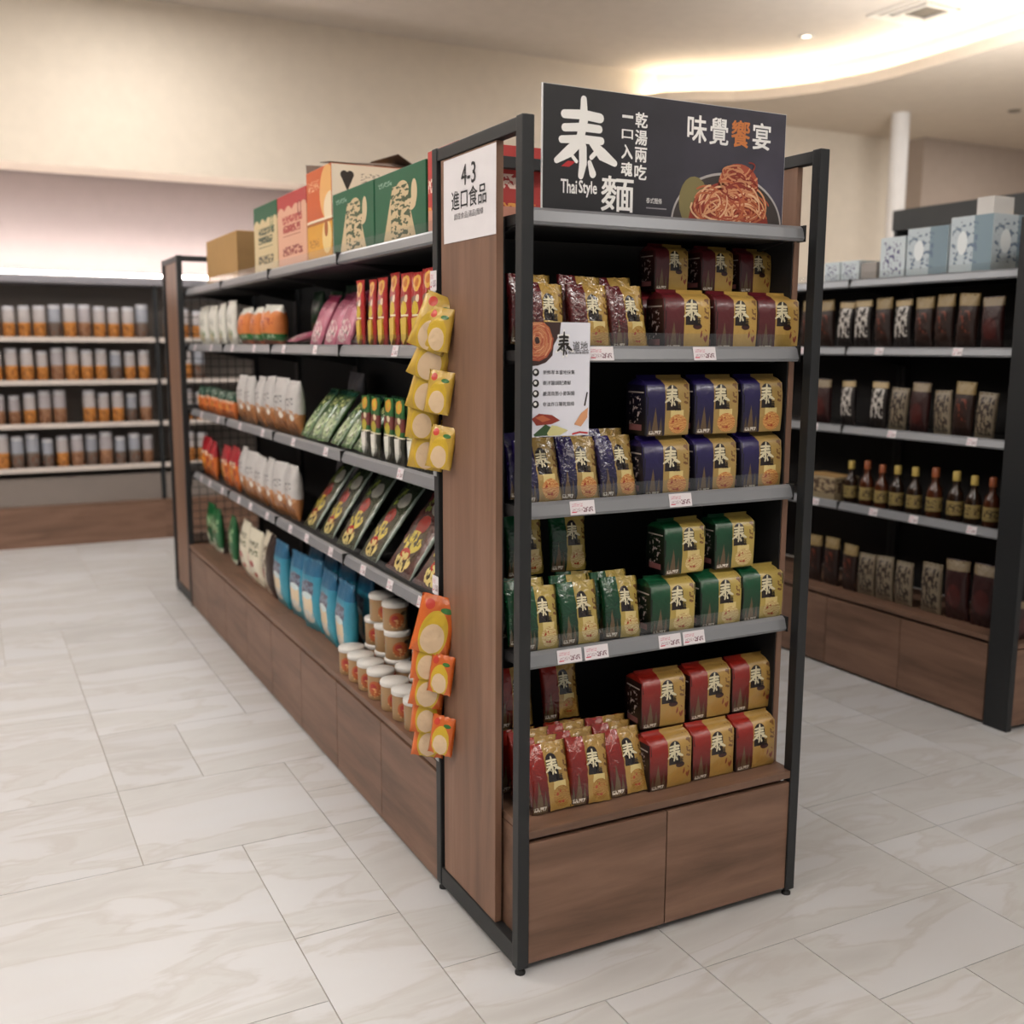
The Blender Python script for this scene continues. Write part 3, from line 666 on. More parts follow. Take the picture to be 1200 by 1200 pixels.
# noodle picture: bowl and tangled strands
P = Print(off=.0012)
MBOWL = plain('print_bowl', '#3b3431', .5); MBOWL2 = plain('print_bowl_rim', '#a9a5a3', .5); NC = [plain('print_noodle_%d' % k, c, .45) for k, c in enumerate(['#c98a62', '#a94f37', '#e0b48c', '#8d3324', '#d59a70', '#b8643f'])]
def clipz(z): return max(.003, z)
bx, bz = sxp(.75), .006
inx = lambda x: min(x, SW/2-.003)
P.poly([(inx(bx+.172*math.cos(a)), clipz(bz+.125*math.sin(a))) for a in [R(k*6) for k in range(31)]], MBOWL2)
P.poly([(inx(bx+.167*math.cos(a)), clipz(bz+.119*math.sin(a))) for a in [R(k*6) for k in range(31)]], MBOWL, .0002)
P.poly([(bx-.105+.045*math.cos(a), clipz(.055+.06*math.sin(a))) for a in [R(k*18) for k in range(20)]], plain('print_leaf', '#7d7348', .5), .0003)
P.poly([(bx+.004+.125*math.cos(a), clipz(.002+.108*math.sin(a))) for a in [R(k*9) for k in range(21)]], NC[3], .0004)
P.poly([(bx+.03+.062*math.cos(a), clipz(.105+.05*math.sin(a))) for a in [R(k*12) for k in range(30)]], NC[1], .0004)
rn = random.Random(3)
for k in range(330):
    top = k % 3 == 0
    cx, cz, rx, rz_ = (bx+.03+rn.uniform(-.012, .012), .105+rn.uniform(-.03, .032), rn.uniform(.015, .052), rn.uniform(.006, .018)) if top else (bx+rn.uniform(-.07, .07), rn.uniform(-.02, .06), rn.uniform(.03, .07), rn.uniform(.02, .055))
    a0 = rn.uniform(0, 6.28); n = 10; ln = rn.uniform(1.2, 3.4); til = rn.uniform(-.4, .4)
    pts = []
    for q in range(n):
        a = a0+ln*q/(n-1); x_, z_ = rx*math.cos(a), rz_*math.sin(a); pts.append((min(cx+x_*math.cos(til)-z_*math.sin(til), SW/2-.006), cz+x_*math.sin(til)+z_*math.cos(til)))
    if min(p[1] for p in pts) < .004 or max(((p[0]-bx-.004)/.14)**2+(p[1]/.22)**2 for p in pts) > 1: continue
    P.strokes(pts, rn.uniform(.003, .0052), NC[k % 6], .0006+k*.000006)
P.done('noodle_picture', sg)

# white notice paper on the wood side panel
nt_ = empty('notice_paper', (.0, .280, 1.762), -math.pi/2, label='white notice sheet with black lettering on the wooden side panel', cat='sign')
g = []
for j in range(7):
    row = []
    for i in range(7):
        x = -.147+.294*i/6; z = .2*j/6; row.append((x, .0046-.0008*abs(math.sin(i*1.1+j*.5))*(1-j/6), z))
    g.append(row)
obj('sheet', MB().grid(g).mesh('sheet', [plain('white_paper', '#e4e1e4', .7)]), nt_)
P = Print(lambda x, z: .0040, .0006); MT = plain('paper_ink', '#2b2b2e', .7)
P.text('4-3', 0.0, .152, .080, .048, MT, .012); P.text('進口食品', .0, .098, .195, .046, MT, .012); P.text('調理食品|湯品|麵條', .0, .058, .165, .018, plain('paper_ink_grey', '#6b696c', .7), .0)
P.done('lettering', nt_)

# white poster hanging on the second rail
po = empty('hanging_poster', (.1175, .0295, 1.306), R(0), label='white hanging poster with noodle picture and bullet lines over the shelf rail', cat='sign')
box('sheet', (-.0775, .0775, .0, .0012, 0, .258), plain('poster_white', '#dfe0ea', .45), po)
P = Print(off=.0006); PX = lambda u: -.0775+.155*u; PZ = lambda v: .258*v
arc = [(PX(.0), PZ(.62)), (PX(.12), PZ(.625)), (PX(.25), PZ(.65)), (PX(.36), PZ(.71)), (PX(.38), PZ(.80)), (PX(.48), PZ(.9)), (PX(.5), PZ(1.0)), (PX(0), PZ(1.0))]
P.poly(arc, plain('poster_dark', '#3a2421', .5))
for k in range(26):
    rr = .008+.0013*k; cx, cz = PX(.10), PZ(.845); pts = []
    for q in range(9):
        a = 1.1*k+q*.5; x, z = cx+rr*math.cos(a), cz+rr*1.15*math.sin(a)
        pts.append((min(max(x, PX(.015)), PX(.36)), min(max(z, PZ(.67)), PZ(.99))))
    P.strokes(pts, .0042, NC[(0, 1, 4, 5)[k % 4]], .0002+k*.000004)
P.polys(TAI, PX(.56), PZ(.815), .047, .062, M_WTXT, .0005)
P.polys(TAI, PX(.56), PZ(.815), .039, .052, M_DARKTXT, .0009)
P.text('道地', PX(.83), PZ(.795), .040, .021, plain('poster_grey_ink', '#4d4a4c', .5), .008, .0003); P.strokes([(PX(.63), PZ(.757)), (PX(.98), PZ(.757))], .0006, M_DARKTXT, .0003)
P.text('泰式風味麵條', PX(.8), PZ(.737), .055, .007, M_DARKTXT, 0, .0003)
for k, ln in enumerate(['新鮮草本當地採集', '南洋醬調配濃郁', '嚴選高筋小麥製麵', '非油炸日曬乾麵條']):
    z = PZ(.565-.093*k); P.ell(PX(.085), z, .0085, .0085, M_DARKTXT, .0003, 20); P.ell(PX(.085)-.001, z+.001, .0042, .0042, M_WTXT, .0005, 12)
    P.text(ln, PX(.205)+len(ln)*.0052, z, len(ln)*.0104, .0098, M_DARKTXT, 0, .0003)
P.poly([(PX(.02), PZ(.16)), (PX(.14), PZ(.205)), (PX(.36), PZ(.19)), (PX(.5), PZ(.14)), (PX(.36), PZ(.11)), (PX(.1), PZ(.10))], NC[3], .0003)
P.poly([(PX(.08), PZ(.17)), (PX(.2), PZ(.19)), (PX(.34), PZ(.15)), (PX(.2), PZ(.13))], NC[5], .0005)
P.poly([(PX(.05), PZ(.02)), (PX(.25), PZ(.11)), (PX(.36), PZ(.08)), (PX(.3), PZ(.01)), (PX(.08), PZ(.005))], plain('poster_green', '#33502c', .5), .0006)
P.poly([(PX(.28), PZ(.03)), (PX(.36), PZ(.10)), (PX(.45), PZ(.09)), (PX(.64), PZ(.05)), (PX(.5), PZ(.01)), (PX(.3), PZ(.005))], plain('poster_lime', '#c9c48a', .5), .0008)
P.poly([(PX(.74), PZ(.1)), (PX(.86), PZ(.2)), (PX(.98), PZ(.25)), (PX(.97), PZ(.16)), (PX(.86), PZ(.08))], NC[4], .0004)
P.strokes([(PX(.92), PZ(.27)), (PX(.96), PZ(.38))], .004, M_DARKTXT, .0006); P.strokes([(PX(.72), PZ(.015)), (PX(.84), PZ(.03)), (PX(.97), PZ(.02))], .004, M_REDTXT, .0005)
P.done('print', po)

# ================================================================ LONG SIDE: cartons on the top shelf
ZT = ZD[0]
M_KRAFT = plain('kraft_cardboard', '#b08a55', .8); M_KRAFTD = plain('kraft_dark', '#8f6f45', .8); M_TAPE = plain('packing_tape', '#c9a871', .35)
def carton(name, label, y0, y1, x0, d, z0, h, side, front=None, top=None, cat='carton', group=None):
    """carton whose printed side faces the left aisle (-X) and whose end faces -Y"""
    r = empty(name, (x0, y0, z0), 0, label=label, cat=cat, group=group)
    m = MB().box(0, d, 0, y1-y0, 0, h, 0, dict(l=0, r=0, f=1, b=1, t=2, d=2))
    obj('box_body', m.mesh('box_body', [side, front or side, top or M_KRAFT], bevel=.0025), r)
    box('tape_strip', (d*.45, d*.55, .0, y1-y0, h-.0001, h+.0004), M_TAPE, r)
    return r
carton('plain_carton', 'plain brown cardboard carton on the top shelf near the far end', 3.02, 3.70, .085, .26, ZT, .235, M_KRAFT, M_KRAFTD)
c_gb = pm('green_beige_carton_print', '#cdb98e', [('w', .74, .06, 12, '#1f5a3c'), ('s', .55, .62, .34, .05, 22, 30, .45, '#3c4a36'), ('e', .78, .72, .06, .1, '#1f5a3c'), ('e', .78, .73, .035, .07, '#cdb98e'), ('s', .5, .5, .3, .05, 16, 24, .42, '#3f4a36'), ('r', .5, .40, .3, .006, '#6b6a50'), ('s', .5, .22, .32, .06, 18, 22, .47, '#4b4638')], .55)
c_rp = pm('red_pink_carton_print', '#d8a58a', [('w', .78, .06, 12, '#b23c3a'), ('s', .52, .66, .34, .05, 22, 30, .45, '#b0473f'), ('e', .78, .76, .06, .1, '#8d2f30'), ('e', .78, .77, .035, .07, '#d8a58a'), ('s', .5, .54, .3, .05, 16, 24, .42, '#a34139'), ('r', .5, .45, .3, .006, '#a8644f'), ('s', .52, .25, .34, .06, 18, 22, .47, '#8c3a33')], .55)
carton('snack_carton', 'green topped beige snack carton with scalloped print', 2.30, 2.68, .085, .28, ZT, .292, c_gb)
carton('snack_carton', 'red topped pink snack carton with scalloped print', 1.885, 2.29, .085, .28, ZT, .292, c_rp)
c_or = pm('orange_carton_print', '#c65a26', [('e', .85, .5, .3, .5, '#e0a862'), ('e', .95, .2, .25, .3, '#e8d3b0'), ('s', .3, .7, .22, .1, 20, 30, .55, '#e6b98e'), ('r', .5, .02, .6, .03, '#e9d9bd')], .5)
c_ye = pm('yellow_carton_print', '#d69a2c', [('e', .8, .6, .18, .4, '#e6c884'), ('e', .78, .8, .07, .2, '#a65c1e'), ('s', .3, .5, .2, .1, 18, 26, .52, '#a86e22'), ('r', .5, .97, .6, .03, '#a65c1e')], .5)
c_wh = pm('cream_carton_print', '#e8e0d0', [('e', .146, .80, .042, .075, '#2c2622'), ('e', .212, .80, .042, .075, '#2c2622'), ('v', .179, .50, .075, .29, '#2c2622'), ('s', .55, .70, .22, .14, 24, 30, .56, '#8f867a'), ('r', .3, .42, .2, .012, '#8f867a')], .55)
carton('juice_carton', 'yellow printed carton under the open orange carton', 1.58, 1.875, .085, .33, ZT, .145, c_ye, c_wh)
oc = carton('juice_carton', 'orange and cream carton with a heart emblem and open top flaps', 1.58, 1.875, .085, .33, ZT+.1455, .185, c_or, c_wh)
for b in list(oc.children):
    if b.name.startswith('tape'): bpy.data.objects.remove(b)
M_FLAP = plain('cardboard_flap', '#5b4536', .85)
for pts in ([(.002, .293, .185), (.328, .293, .185), (.34, .36, .235), (.02, .36, .225)], [(.0, .0, .186), (.33, .0, .186), (.33, .12, .22), (.0, .12, .20)], [(.33, .0, .185), (.33, .29, .185), (.25, .29, .245), (.25, .0, .23)]):
    f_ = MB(); f_.face(pts); f_.face([(p[0], p[1], p[2]+.003) for p in pts][::-1])
    for i in range(4):
        a, b = pts[i], pts[(i+1) % 4]; f_.face([a, (a[0], a[1], a[2]+.003), (b[0], b[1], b[2]+.003), b])
    obj('flap', f_.mesh('flap', [M_FLAP]), oc)
c_gr = pm('green_carton_print', '#0f5a3a', [('t', .5, .0, .34, 1.25, '#c9b48d'), ('r', .5, .93, .5, .14, '#0f5a3a'), ('e', .56, .70, .13, .14, '#c9b48d'), ('e', .79, .64, .055, .17, '#cdb893'), ('e', .72, .50, .10, .08, '#cdb893'), ('s', .53, .44, .19, .34, 11, 16, .52, '#3a4a2c'), ('s', .22, .86, .14, .035, 30, 30, .5, '#7fa08c')], .5)
carton('seaweed_carton', 'dark green snack carton with cream drawing, beside the orange carton', 1.155, 1.565, .085, .27, ZT, .218, c_gr)
carton('seaweed_carton', 'dark green snack carton with cream drawing, beside the narrow red carton', .735, 1.145, .085, .27, ZT, .218, c_gr)
c_rd = pm('red_carton_print', '#b3342f', [('s', .3, .6, .28, .08, 22, 14, .48, '#e8cdbf'), ('s', .3, .3, .3, .06, 22, 16, .5, '#e6a04a'), ('r', .5, .2, .6, .12, '#c98d78')], .5)
carton('red_carton', 'red printed carton on the top shelf behind the banner sign', .515, .72, .085, .38, ZT, .232, c_rd)

# ---------------------------------------------------------------- bag kinds of the long side
def bagkind(key, name, cat, w, h, d, prints, sides=None, gusset=False, seed=0, child=None):
    def build():
        if gusset: me = gusset_mesh(w, h, d, [prints, sides or prints], seed=seed)
        else: me = pouch_mesh(w, h, d, [prints] + ([sides] if sides else []), seed=seed)
        r = obj(name, me, cat=cat)
        if child: child(r, w, h, d)
        return r
    proto(key, build)
def row(key, ys, z, label, group, X=.1, lean=0, sc=1.0, tilt=0, d=.03):
    for k, y in enumerate(ys):
        a = R(lean+jit(2)) if lean else jit(.02)
        put(key, (X+jit(.004), y+jit(.006), z+.001+abs(math.sin(a))*d/2), -math.pi/2+jit(.10), -a, R(tilt)+jit(.05), lab(label, group, k, len(ys)), group, sc*(.985+jit(.035)))
def seal_strip(col):
    m = plain('seal_'+col, col, .3)
    def f(r, w, h, d):
        box('seal_strip', (-w*.46, w*.46, -.0042, -.0022, h*.955, h*.985), m, r)
    return f
pw = pm('white_bag_print', '#d9d6cc', [('s', .5, .6, .3, .1, 12, 22, .55, '#8a8f84'), ('S', .5, .28, .3, .16, 9, 9, .5, '#6f8a56'), ('e', .5, .2, .2, .1, '#c9bc97')], .35, bump=.5)
bagkind('white_bag', 'white_snack_pouch', 'snack bag', .19, .225, .05, pw, seed=2, child=seal_strip('#e6e3dc'))
po_ = pm('orange_green_bag_print', '#cf7a3f', [('w', .78, .08, 9, '#d8d6cc'), ('s', .5, .55, .35, .14, 8, 8, .55, '#a3432a'), ('r', .5, .24, .6, .08, '#1d6b33'), ('s', .5, .24, .4, .06, 14, 14, .56, '#cfe0c4'), ('r', .5, .06, .6, .1, '#a85236')], .35, bump=.5)
bagkind('orange_bag', 'orange_snack_bag', 'snack bag', .22, .185, .10, po_, seed=5, child=seal_strip('#dad7cd'))
pg = pm('dark_green_bag_print', '#123c22', [('s', .5, .6, .3, .12, 10, 14, .52, '#3f6a44'), ('e', .5, .3, .25, .15, '#6a4a2c')], .35, bump=.5)
bagkind('darkgreen_bag', 'dark_green_snack_pouch', 'snack bag', .2, .24, .05, pg, seed=6)
pp = pm('pink_bag_print', '#b9637c', [('S', .5, .25, .4, .2, 10, 10, .5, '#d9c3c0'), ('s', .5, .25, .3, .12, 9, 12, .58, '#5a4a4a'), ('r', .5, .9, .6, .05, '#8e3050'), ('s', .4, .7, .25, .08, 14, 18, .55, '#e3b2bd')], .28, bump=.6, coat=.3)
bagkind('pink_bag', 'pink_snack_bag', 'snack bag', .16, .215, .045, pp, seed=8, child=seal_strip('#94375a'))
pk = pm('red_candy_pack_print', '#a5201c', [('e', .5, .86, .3, .11, '#d9a646'), ('e', .5, .87, .14, .06, '#c0702c'), ('e', .35, .64, .2, .06, '#7a5a4c'), ('e', .62, .66, .14, .05, '#d9c7a6'), ('e', .4, .53, .26, .1, '#cfb12f'), ('r', .42, .44, .34, .012, '#e6ddc0')], .3, bump=.3, coat=.3)
pk2 = pm('green_candy_pack_print', '#1e5a24', [('e', .5, .88, .3, .1, '#d0922e'), ('e', .5, .89, .14, .05, '#c4b02a'), ('r', .5, .62, .5, .1, '#6d2a26'), ('e', .62, .68, .14, .05, '#d9c7a6'), ('e', .5, .52, .28, .1, '#b5a834'), ('r', .5, .43, .5, .012, '#e6ddc0'), ('r', .5, .2, .6, .22, '#2a2a1c')], .3, bump=.3, coat=.3)
def knife(col):
    m = plain('candy_blade_'+col, col, .35)
    def f(r, w, h, d):
        b = MB(); pts = [(-w*.24, h*.40), (w*.26, h*.42), (w*.24, h*.14), (w*.02, h*.05), (-w*.16, h*.12)]
        y0, y1 = -d/2-.006, -d/2+.004
        b.face([(x, y0, z) for x, z in pts][::-1]); 
        for i in range(5):
            a, c = pts[i], pts[(i+1) % 5]; b.face([(a[0], y0, a[1]), (c[0], y0, c[1]), (c[0], y1, c[1]), (a[0], y1, a[1])])
        obj('candy_blade', b.mesh('candy_blade', [m]), r)
    return f
bagkind('redcandy', 'candy_pack', 'candy pack', .084, .225, .016, pk, seed=9, child=knife('#d8b545'))
bagkind('greencandy', 'candy_pack', 'candy pack', .088, .215, .016, pk2, seed=10, child=knife('#e4e2d8'))
ps = pm('small_orange_bag_print', '#c4682f', [('w', .62, .05, 10, '#1c4030'), ('s', .5, .82, .3, .1, 10, 12, .55, '#8fa596'), ('s', .5, .62, .4, .05, 10, 14, .5, '#ded3bd'), ('s', .5, .36, .36, .14, 9, 10, .52, '#8b3d1c'), ('e', .4, .4, .14, .1, '#d9953f')], .32, bump=.5)
bagkind('smallorange', 'orange_snack_pouch', 'snack bag', .165, .145, .05, ps, seed=11, child=seal_strip('#1c4030'))
pb = pm('white_brown_bag_print', '#bebbb9', [('r', .5, .18, .6, .22, '#a0683a'), ('S', .5, .38, .46, .1, 9, 5, .5, '#b9855c'), ('s', .45, .62, .34, .07, 8, 14, .53, '#55555c'), ('s', .5, .2, .4, .16, 8, 4, .55, '#7c4a24'), ('e', .7, .34, .12, .06, '#dcd6cc')], .3, bump=.7, coat=.25)
bagkind('whitebrown', 'white_brown_snack_bag', 'snack bag', .165, .235, .07, pb, seed=12, child=seal_strip('#e0dfdd'))
pgr = pm('grey_bag_print', '#77747a', [('s', .5, .6, .3, .1, 9, 12, .55, '#4b484e')], .35, bump=.7)
bagkind('greybag', 'grey_foil_bag', 'snack bag', .22, .26, .06, pgr, seed=13)
psw = pm('seaweed_bag_print', '#46663a', [('S', .5, .3, .42, .3, 7, 7, .5, '#93a878'), ('s', .5, .72, .3, .1, 12, 14, .52, '#c9c98a'), ('r', .5, .92, .6, .05, '#1d4a3a'), ('e', .45, .3, .18, .14, '#a9b98f'), ('S', .5, .3, .3, .25, 12, 12, .58, '#dfe3cf')], .25, bump=.7, coat=.4)
bagkind('seaweed', 'seaweed_bag', 'snack bag', .126, .24, .028, psw, seed=14, child=seal_strip('#1d4a3a'))
pr_ = pm('red_pouch_print', '#c2621f', [('r', .5, .84, .6, .24, '#a01c26'), ('s', .5, .6, .36, .06, 9, 12, .5, '#e6d0b0'), ('e', .45, .36, .3, .16, '#d98a2f'), ('s', .5, .3, .4, .2, 10, 8, .56, '#7d2a1c')], .3, bump=.5, coat=.2)
bagkind('redpouch', 'red_snack_pouch', 'snack bag', .19, .215, .06, pr_, seed=15, child=seal_strip('#a01c26'))
def seedprint(name, c1, c2):
    return pm(name, c1, [('r', .5, .9, .6, .14, c2), ('e', .62, .74, .22, .1, '#a7a49a'), ('s', .3, .76, .14, .12, 9, 9, .52, '#7c8a3a'), ('e', .48, .30, .33, .29, '#3a2c12'), ('e', .48, .52, .2, .1, '#9c2a20'), ('S', .48, .33, .3, .12, 9, 9, .45, '#c9b44c'), ('e', .45, .2, .16, .06, '#a82a1c'), ('S', .48, .12, .26, .1, 13, 13, .48, '#d3bf77'), ('s', .48, .36, .24, .05, 20, 14, .52, '#4b4a16'), ('r', .96, .5, .03, .5, '#8d9a90')], .22, bump=.4, coat=.5)
bagkind('seedgreen', 'chilli_seed_pack', 'snack pack', .205, .33, .03, seedprint('green_seed_print', '#2b3417', '#24331d'), seed=16, child=seal_strip('#4a5a44'))
bagkind('seedred', 'chilli_seed_pack', 'snack pack', .215, .34, .03, seedprint('red_seed_print', '#4a1f1c', '#6d2228'), seed=17, child=seal_strip('#8a3038'))
pgb = pm('green_pouch_print', '#125a2e', [('s', .5, .62, .4, .14, 8, 9, .52, '#9db58c'), ('e', .35, .2, .14, .14, '#cfd6c0'), ('r', .5, .06, .5, .05, '#cdd4c4'), ('s', .6, .45, .25, .08, 9, 9, .55, '#7c3a22')], .3, bump=.5, coat=.2)
bagkind('greenpouch', 'green_snack_pouch', 'snack bag', .17, .255, .055, pgb, seed=18, child=seal_strip('#0f4826'))
pwr = pm('white_red_dot_print', '#d3ccb8', [('r', .16, .3, .1, .28, '#c98f86'), ('e', .16, .4, .05, .07, '#8d2420'), ('e', .52, .40, .13, .06, '#a0281f'), ('e', .72, .22, .08, .05, '#a0281f'), ('s', .6, .62, .3, .05, 9, 12, .5, '#59603a'), ('s', .55, .76, .34, .05, 12, 16, .5, '#6c6a55'), ('S', .5, .12, .3, .1, 8, 8, .55, '#b5a67c')], .35, bump=.6)
bagkind('whitered', 'white_snack_bag', 'snack bag', .21, .28, .08, pwr, seed=19, child=seal_strip('#dad5c4'))
pbw = pm('brown_white_print', '#cfc6b2', [('r', .8, .5, .2, .6, '#2c1c16'), ('e', .35, .34, .14, .09, '#7d2b22'), ('s', .4, .6, .3, .2, 8, 10, .52, '#57462f')], .35, bump=.6)
bagkind('brownwhite', 'brown_white_snack_bag', 'snack bag', .19, .29, .07, pbw, seed=20)
pbl = pm('blue_bag_print', '#2f7f9e', [('r', .5, .9, .6, .12, '#1d5c80'), ('e', .5, .6, .3, .12, '#6b7a8c'), ('s', .5, .6, .3, .1, 10, 14, .5, '#4a3f55'), ('r', .5, .33, .24, .15, '#d8c3a0'), ('e', .5, .2, .26, .09, '#d3cbbb'), ('S', .5, .2, .26, .09, 8, 8, .55, '#9db4bb'), ('e', .5, .5, .26, .05, '#c5d5d6'), ('r', .5, .05, .6, .06, '#22808f')], .3, bump=.45, coat=.2, base2='#2f93a5')
bagkind('bluebag', 'blue_snack_bag', 'snack bag', .205, .295, .07, pbl, seed=21, child=seal_strip('#25708f'))

# shelf 1
row('white_bag', [3.98, 3.74], ZD[1], 'white snack pouch standing next to the far end unit, below the plain carton', 'white snack pouches', X=.12)
row('white_bag', [3.50, 3.27], ZD[1], 'white snack pouch standing next to the orange and green bags', 'white snack pouches by the orange bags', X=.12)
row('orange_bag', [3.02, 2.78, 2.54], ZD[1], 'plump orange snack bag with a green band and white top', 'orange snack bags with a green band', X=.13)
row('darkgreen_bag', [2.46, 2.23, 1.99], ZD[1], 'dark green snack pouch at the back beside the orange bags', 'dark green pouches', X=.30)
put('pink_bag', (.12, 2.27, ZD[1]+.024), -math.pi/2, R(-76), 0, 'pink snack bag lying flat in front of the dark green pouches', None, .8)
row('pink_bag', [1.93, 1.76, 1.585], ZD[1], 'rose pink snack bag leaning back next to the red candy packs', 'leaning pink snack bags', X=.12, lean=24)
row('pink_bag', [1.86, 1.68], ZD[1], 'rose pink snack bag half hidden behind the leaning pink bags', 'pink snack bags behind', X=.20, lean=20)
row('redcandy', [1.315-.096*k for k in range(7)], ZD[1], 'red candy pack with a yellow knife-shaped sweet', 'red candy packs', X=.10)
# shelf 2
row('smallorange', [4.00, 3.82, 3.64, 3.46, 3.28], ZD[2], 'small orange snack pouch with a dark green top', 'small orange snack pouches', X=.10)
row('whitebrown', [3.09, 2.91, 2.73, 2.55, 2.37, 2.20], ZD[2], 'white topped brown snack bag on the shelf with the seaweed bags', 'white and brown snack bags, upper shelf', X=.115)
row('greybag', [2.10], ZD[2], 'grey foil bag behind the seaweed bags', None, X=.35)
row('seaweed', [2.075, 1.94, 1.805, 1.67, 1.535, 1.40], ZD[2], 'glossy green seaweed bag leaning back on its shelf', 'leaning seaweed bags', X=.105, lean=38)
row('greencandy', [1.295-.104*k for k in range(6)], ZD[2], 'green candy pack with a white knife-shaped sweet', 'green candy packs', X=.10)
# shelf 3
row('redpouch', [4.0, 3.80], ZD[3], 'red and orange snack pouch next to the far end unit', 'red snack pouches by the end unit', X=.11)
row('redpouch', [3.50, 3.30], ZD[3], 'red and orange snack pouch beside the white and brown bags', 'red snack pouches by the white bags', X=.11)
row('whitebrown', [3.09, 2.92, 2.75, 2.58, 2.41, 2.25], ZD[3], 'white topped brown snack bag on the shelf with the chilli seed packs', 'white and brown snack bags, lower shelf', X=.115)
row('greybag', [2.32, 2.10], ZD[3], 'grey foil bag at the back beside the chilli seed packs', 'grey foil bags', X=.36)
row('seedgreen', [1.995, 1.785, 1.545, 1.305], ZD[3], 'dark green chilli seed pack leaning back on its shelf', 'green chilli seed packs', X=.10, lean=36)
row('seedred', [1.02, .775], ZD[3], 'dark red chilli seed pack leaning back beside the green ones', 'red chilli seed packs', X=.10, lean=36)
# base
row('greenpouch', [4.0, 3.82, 3.46], .367, 'green snack pouch standing on the wooden base ledge', 'green pouches on the base', X=.12)
row('whitered', [3.14, 2.90], .367, 'white snack bag with red dots on the wooden base ledge', 'white bags with red dots', X=.115)
row('brownwhite', [2.66], .367, 'brown and white snack bag between the red-dotted and blue bags', None, X=.115)
row('bluebag', [2.43, 2.19, 1.985, 1.775, 1.565], .367, 'blue snack bag in the front row on the wooden base ledge', 'blue snack bags, front row', X=.11)
row('bluebag', [2.30, 2.08, 1.87, 1.66], .367, 'blue snack bag behind the front blue bags', 'blue snack bags, second row', X=.215)

# ---- snack tubs with white lids
ptub = pm('tub_print', '#a07f58', [('e', .35, .45, .2, .3, '#b2592a'), ('e', .3, .5, .09, .14, '#a8322a'), ('e', .55, .72, .1, .08, '#3a2a14'), ('s', .75, .45, .18, .3, 8, 12, .5, '#8c8572'), ('S', .4, .28, .25, .2, 10, 10, .55, '#d8a468')], .45)
def tub():
    r = empty('snack_tub', cat='tub')
    obj('tub_body', MB().lathe([(.001, .0), (.041, .0), (.0425, .003), (.0435, .083), (.0435, .084)], 22).mesh('tub_body', [ptub]), r)
    obj('lid', MB().lathe([(.0445, .079), (.0462, .080), (.0462, .091), (.0445, .0945), (.001, .0952)], 22).mesh('lid', [plain('white_lid', '#dcd9d4', .35)]), r)
    return r
proto('tub', tub)
def tubs(pts, label, group):
    for k, (x, y, z) in enumerate(pts): put('tub', (x, y, .3675+.0956*z), rj.uniform(-.4, .5), 0, 0, lab(label, group, k, len(pts)), group)
TB = [1.385, 1.285, 1.187, 1.088]
tubs([(.06, y, 0) for y in TB], 'snack tub in the front bottom row beside the blue bags', 'snack tubs, front row')
tubs([(.158, y, 0) for y in TB], 'snack tub in the second bottom row holding up other tubs', 'snack tubs, second row')
tubs([(.158, y, 1) for y in (1.385, 1.285, 1.187)], 'snack tub on the second tier of the tub stack', 'snack tubs, second tier')
tubs([(.158, y, 2) for y in (1.335, 1.205)], 'snack tub at the very top of the tub stack', 'snack tubs, top tier')
tubs([(.06, y, 0) for y in (.965, .866, .767)], 'snack tub in the short front row behind the orange hanging bags', 'snack tubs near the hanging bags')
tubs([(.158, y, 0) for y in (.965, .866, .767)], 'snack tub in the second row behind the orange hanging bags', 'snack tubs near the hanging bags, second row')
tubs([(.158, y, 1) for y in (.93, .82)], 'snack tub stacked on the tubs behind the orange hanging bags', 'snack tubs near the hanging bags, upper tier')

# ---- hanging strips of snack bags on the corner post
def hbag(key, base, hair, lab):
    p = pm(key+'_print', base, [('e', .5, .34, .36, .42, hair), ('e', .5, .27, .30, .26, '#d6bb98'), ('e', .25, .84, .12, .09, '#c23a2a'), ('e', .7, .78, .16, .05, '#2f6a2a')], .28, bump=.3, coat=.25)
    bagkind(key, 'hanging_snack_bag', 'snack bag', .088, .128, .024, p, seed=len(key), child=None)
hbag('hang_yellow', '#bd9a38', '#cba82a', ''); hbag('hang_orange', '#c9601f', '#c9a828', '')
for z0, z1, lb, n in ((1.17, 1.70, 'narrow clear hanging strip for yellow snack bags on the corner post', 0), (.38, .90, 'narrow clear hanging strip for orange snack bags on the corner post', 1)):
    s_ = empty('clip_strip', (-.0025, .478, z0), label=lb, cat='hanging strip')
    box('strip', (-.0008, .0008, -.011, .011, 0, z1-z0), plain('strip_plastic', '#b9bcbc', .3), s_)
    box('header_card', (-.0016, -.0009, -.02, .02, z1-z0-.05, z1-z0+.0), M_TAG, s_)
def hang(key, x, y, z, rz, tilt, label, group, sc): put(key, (x, y, z), R(rz), R(-6), R(tilt), label, group, sc)
for k, (x, z, t, sc) in enumerate([(-.052, 1.500, 22, 1.12), (-.050, 1.425, 24, 1.12), (-.050, 1.345, 16, 1.05), (-.048, 1.272, 6, .95), (-.034, 1.190, 10, 1.05)]):
    hang('hang_yellow', x, .425+.013*k, z, -30+4*(k % 2), t, 'yellow snack bag on the upper clip strip, %s from the top' % ORD[k], 'yellow hanging snack bags', sc)
for k, (x, z) in enumerate([(-.032, 1.497), (-.032, 1.34), (-.028, 1.20)]): hang('hang_yellow', x, .400, z, -52, 8, 'tilted yellow snack bag tucked beside the %s yellow bag of the upper strip' % ['first', 'third', 'fifth'][k], 'yellow hanging snack bags beside', .85)
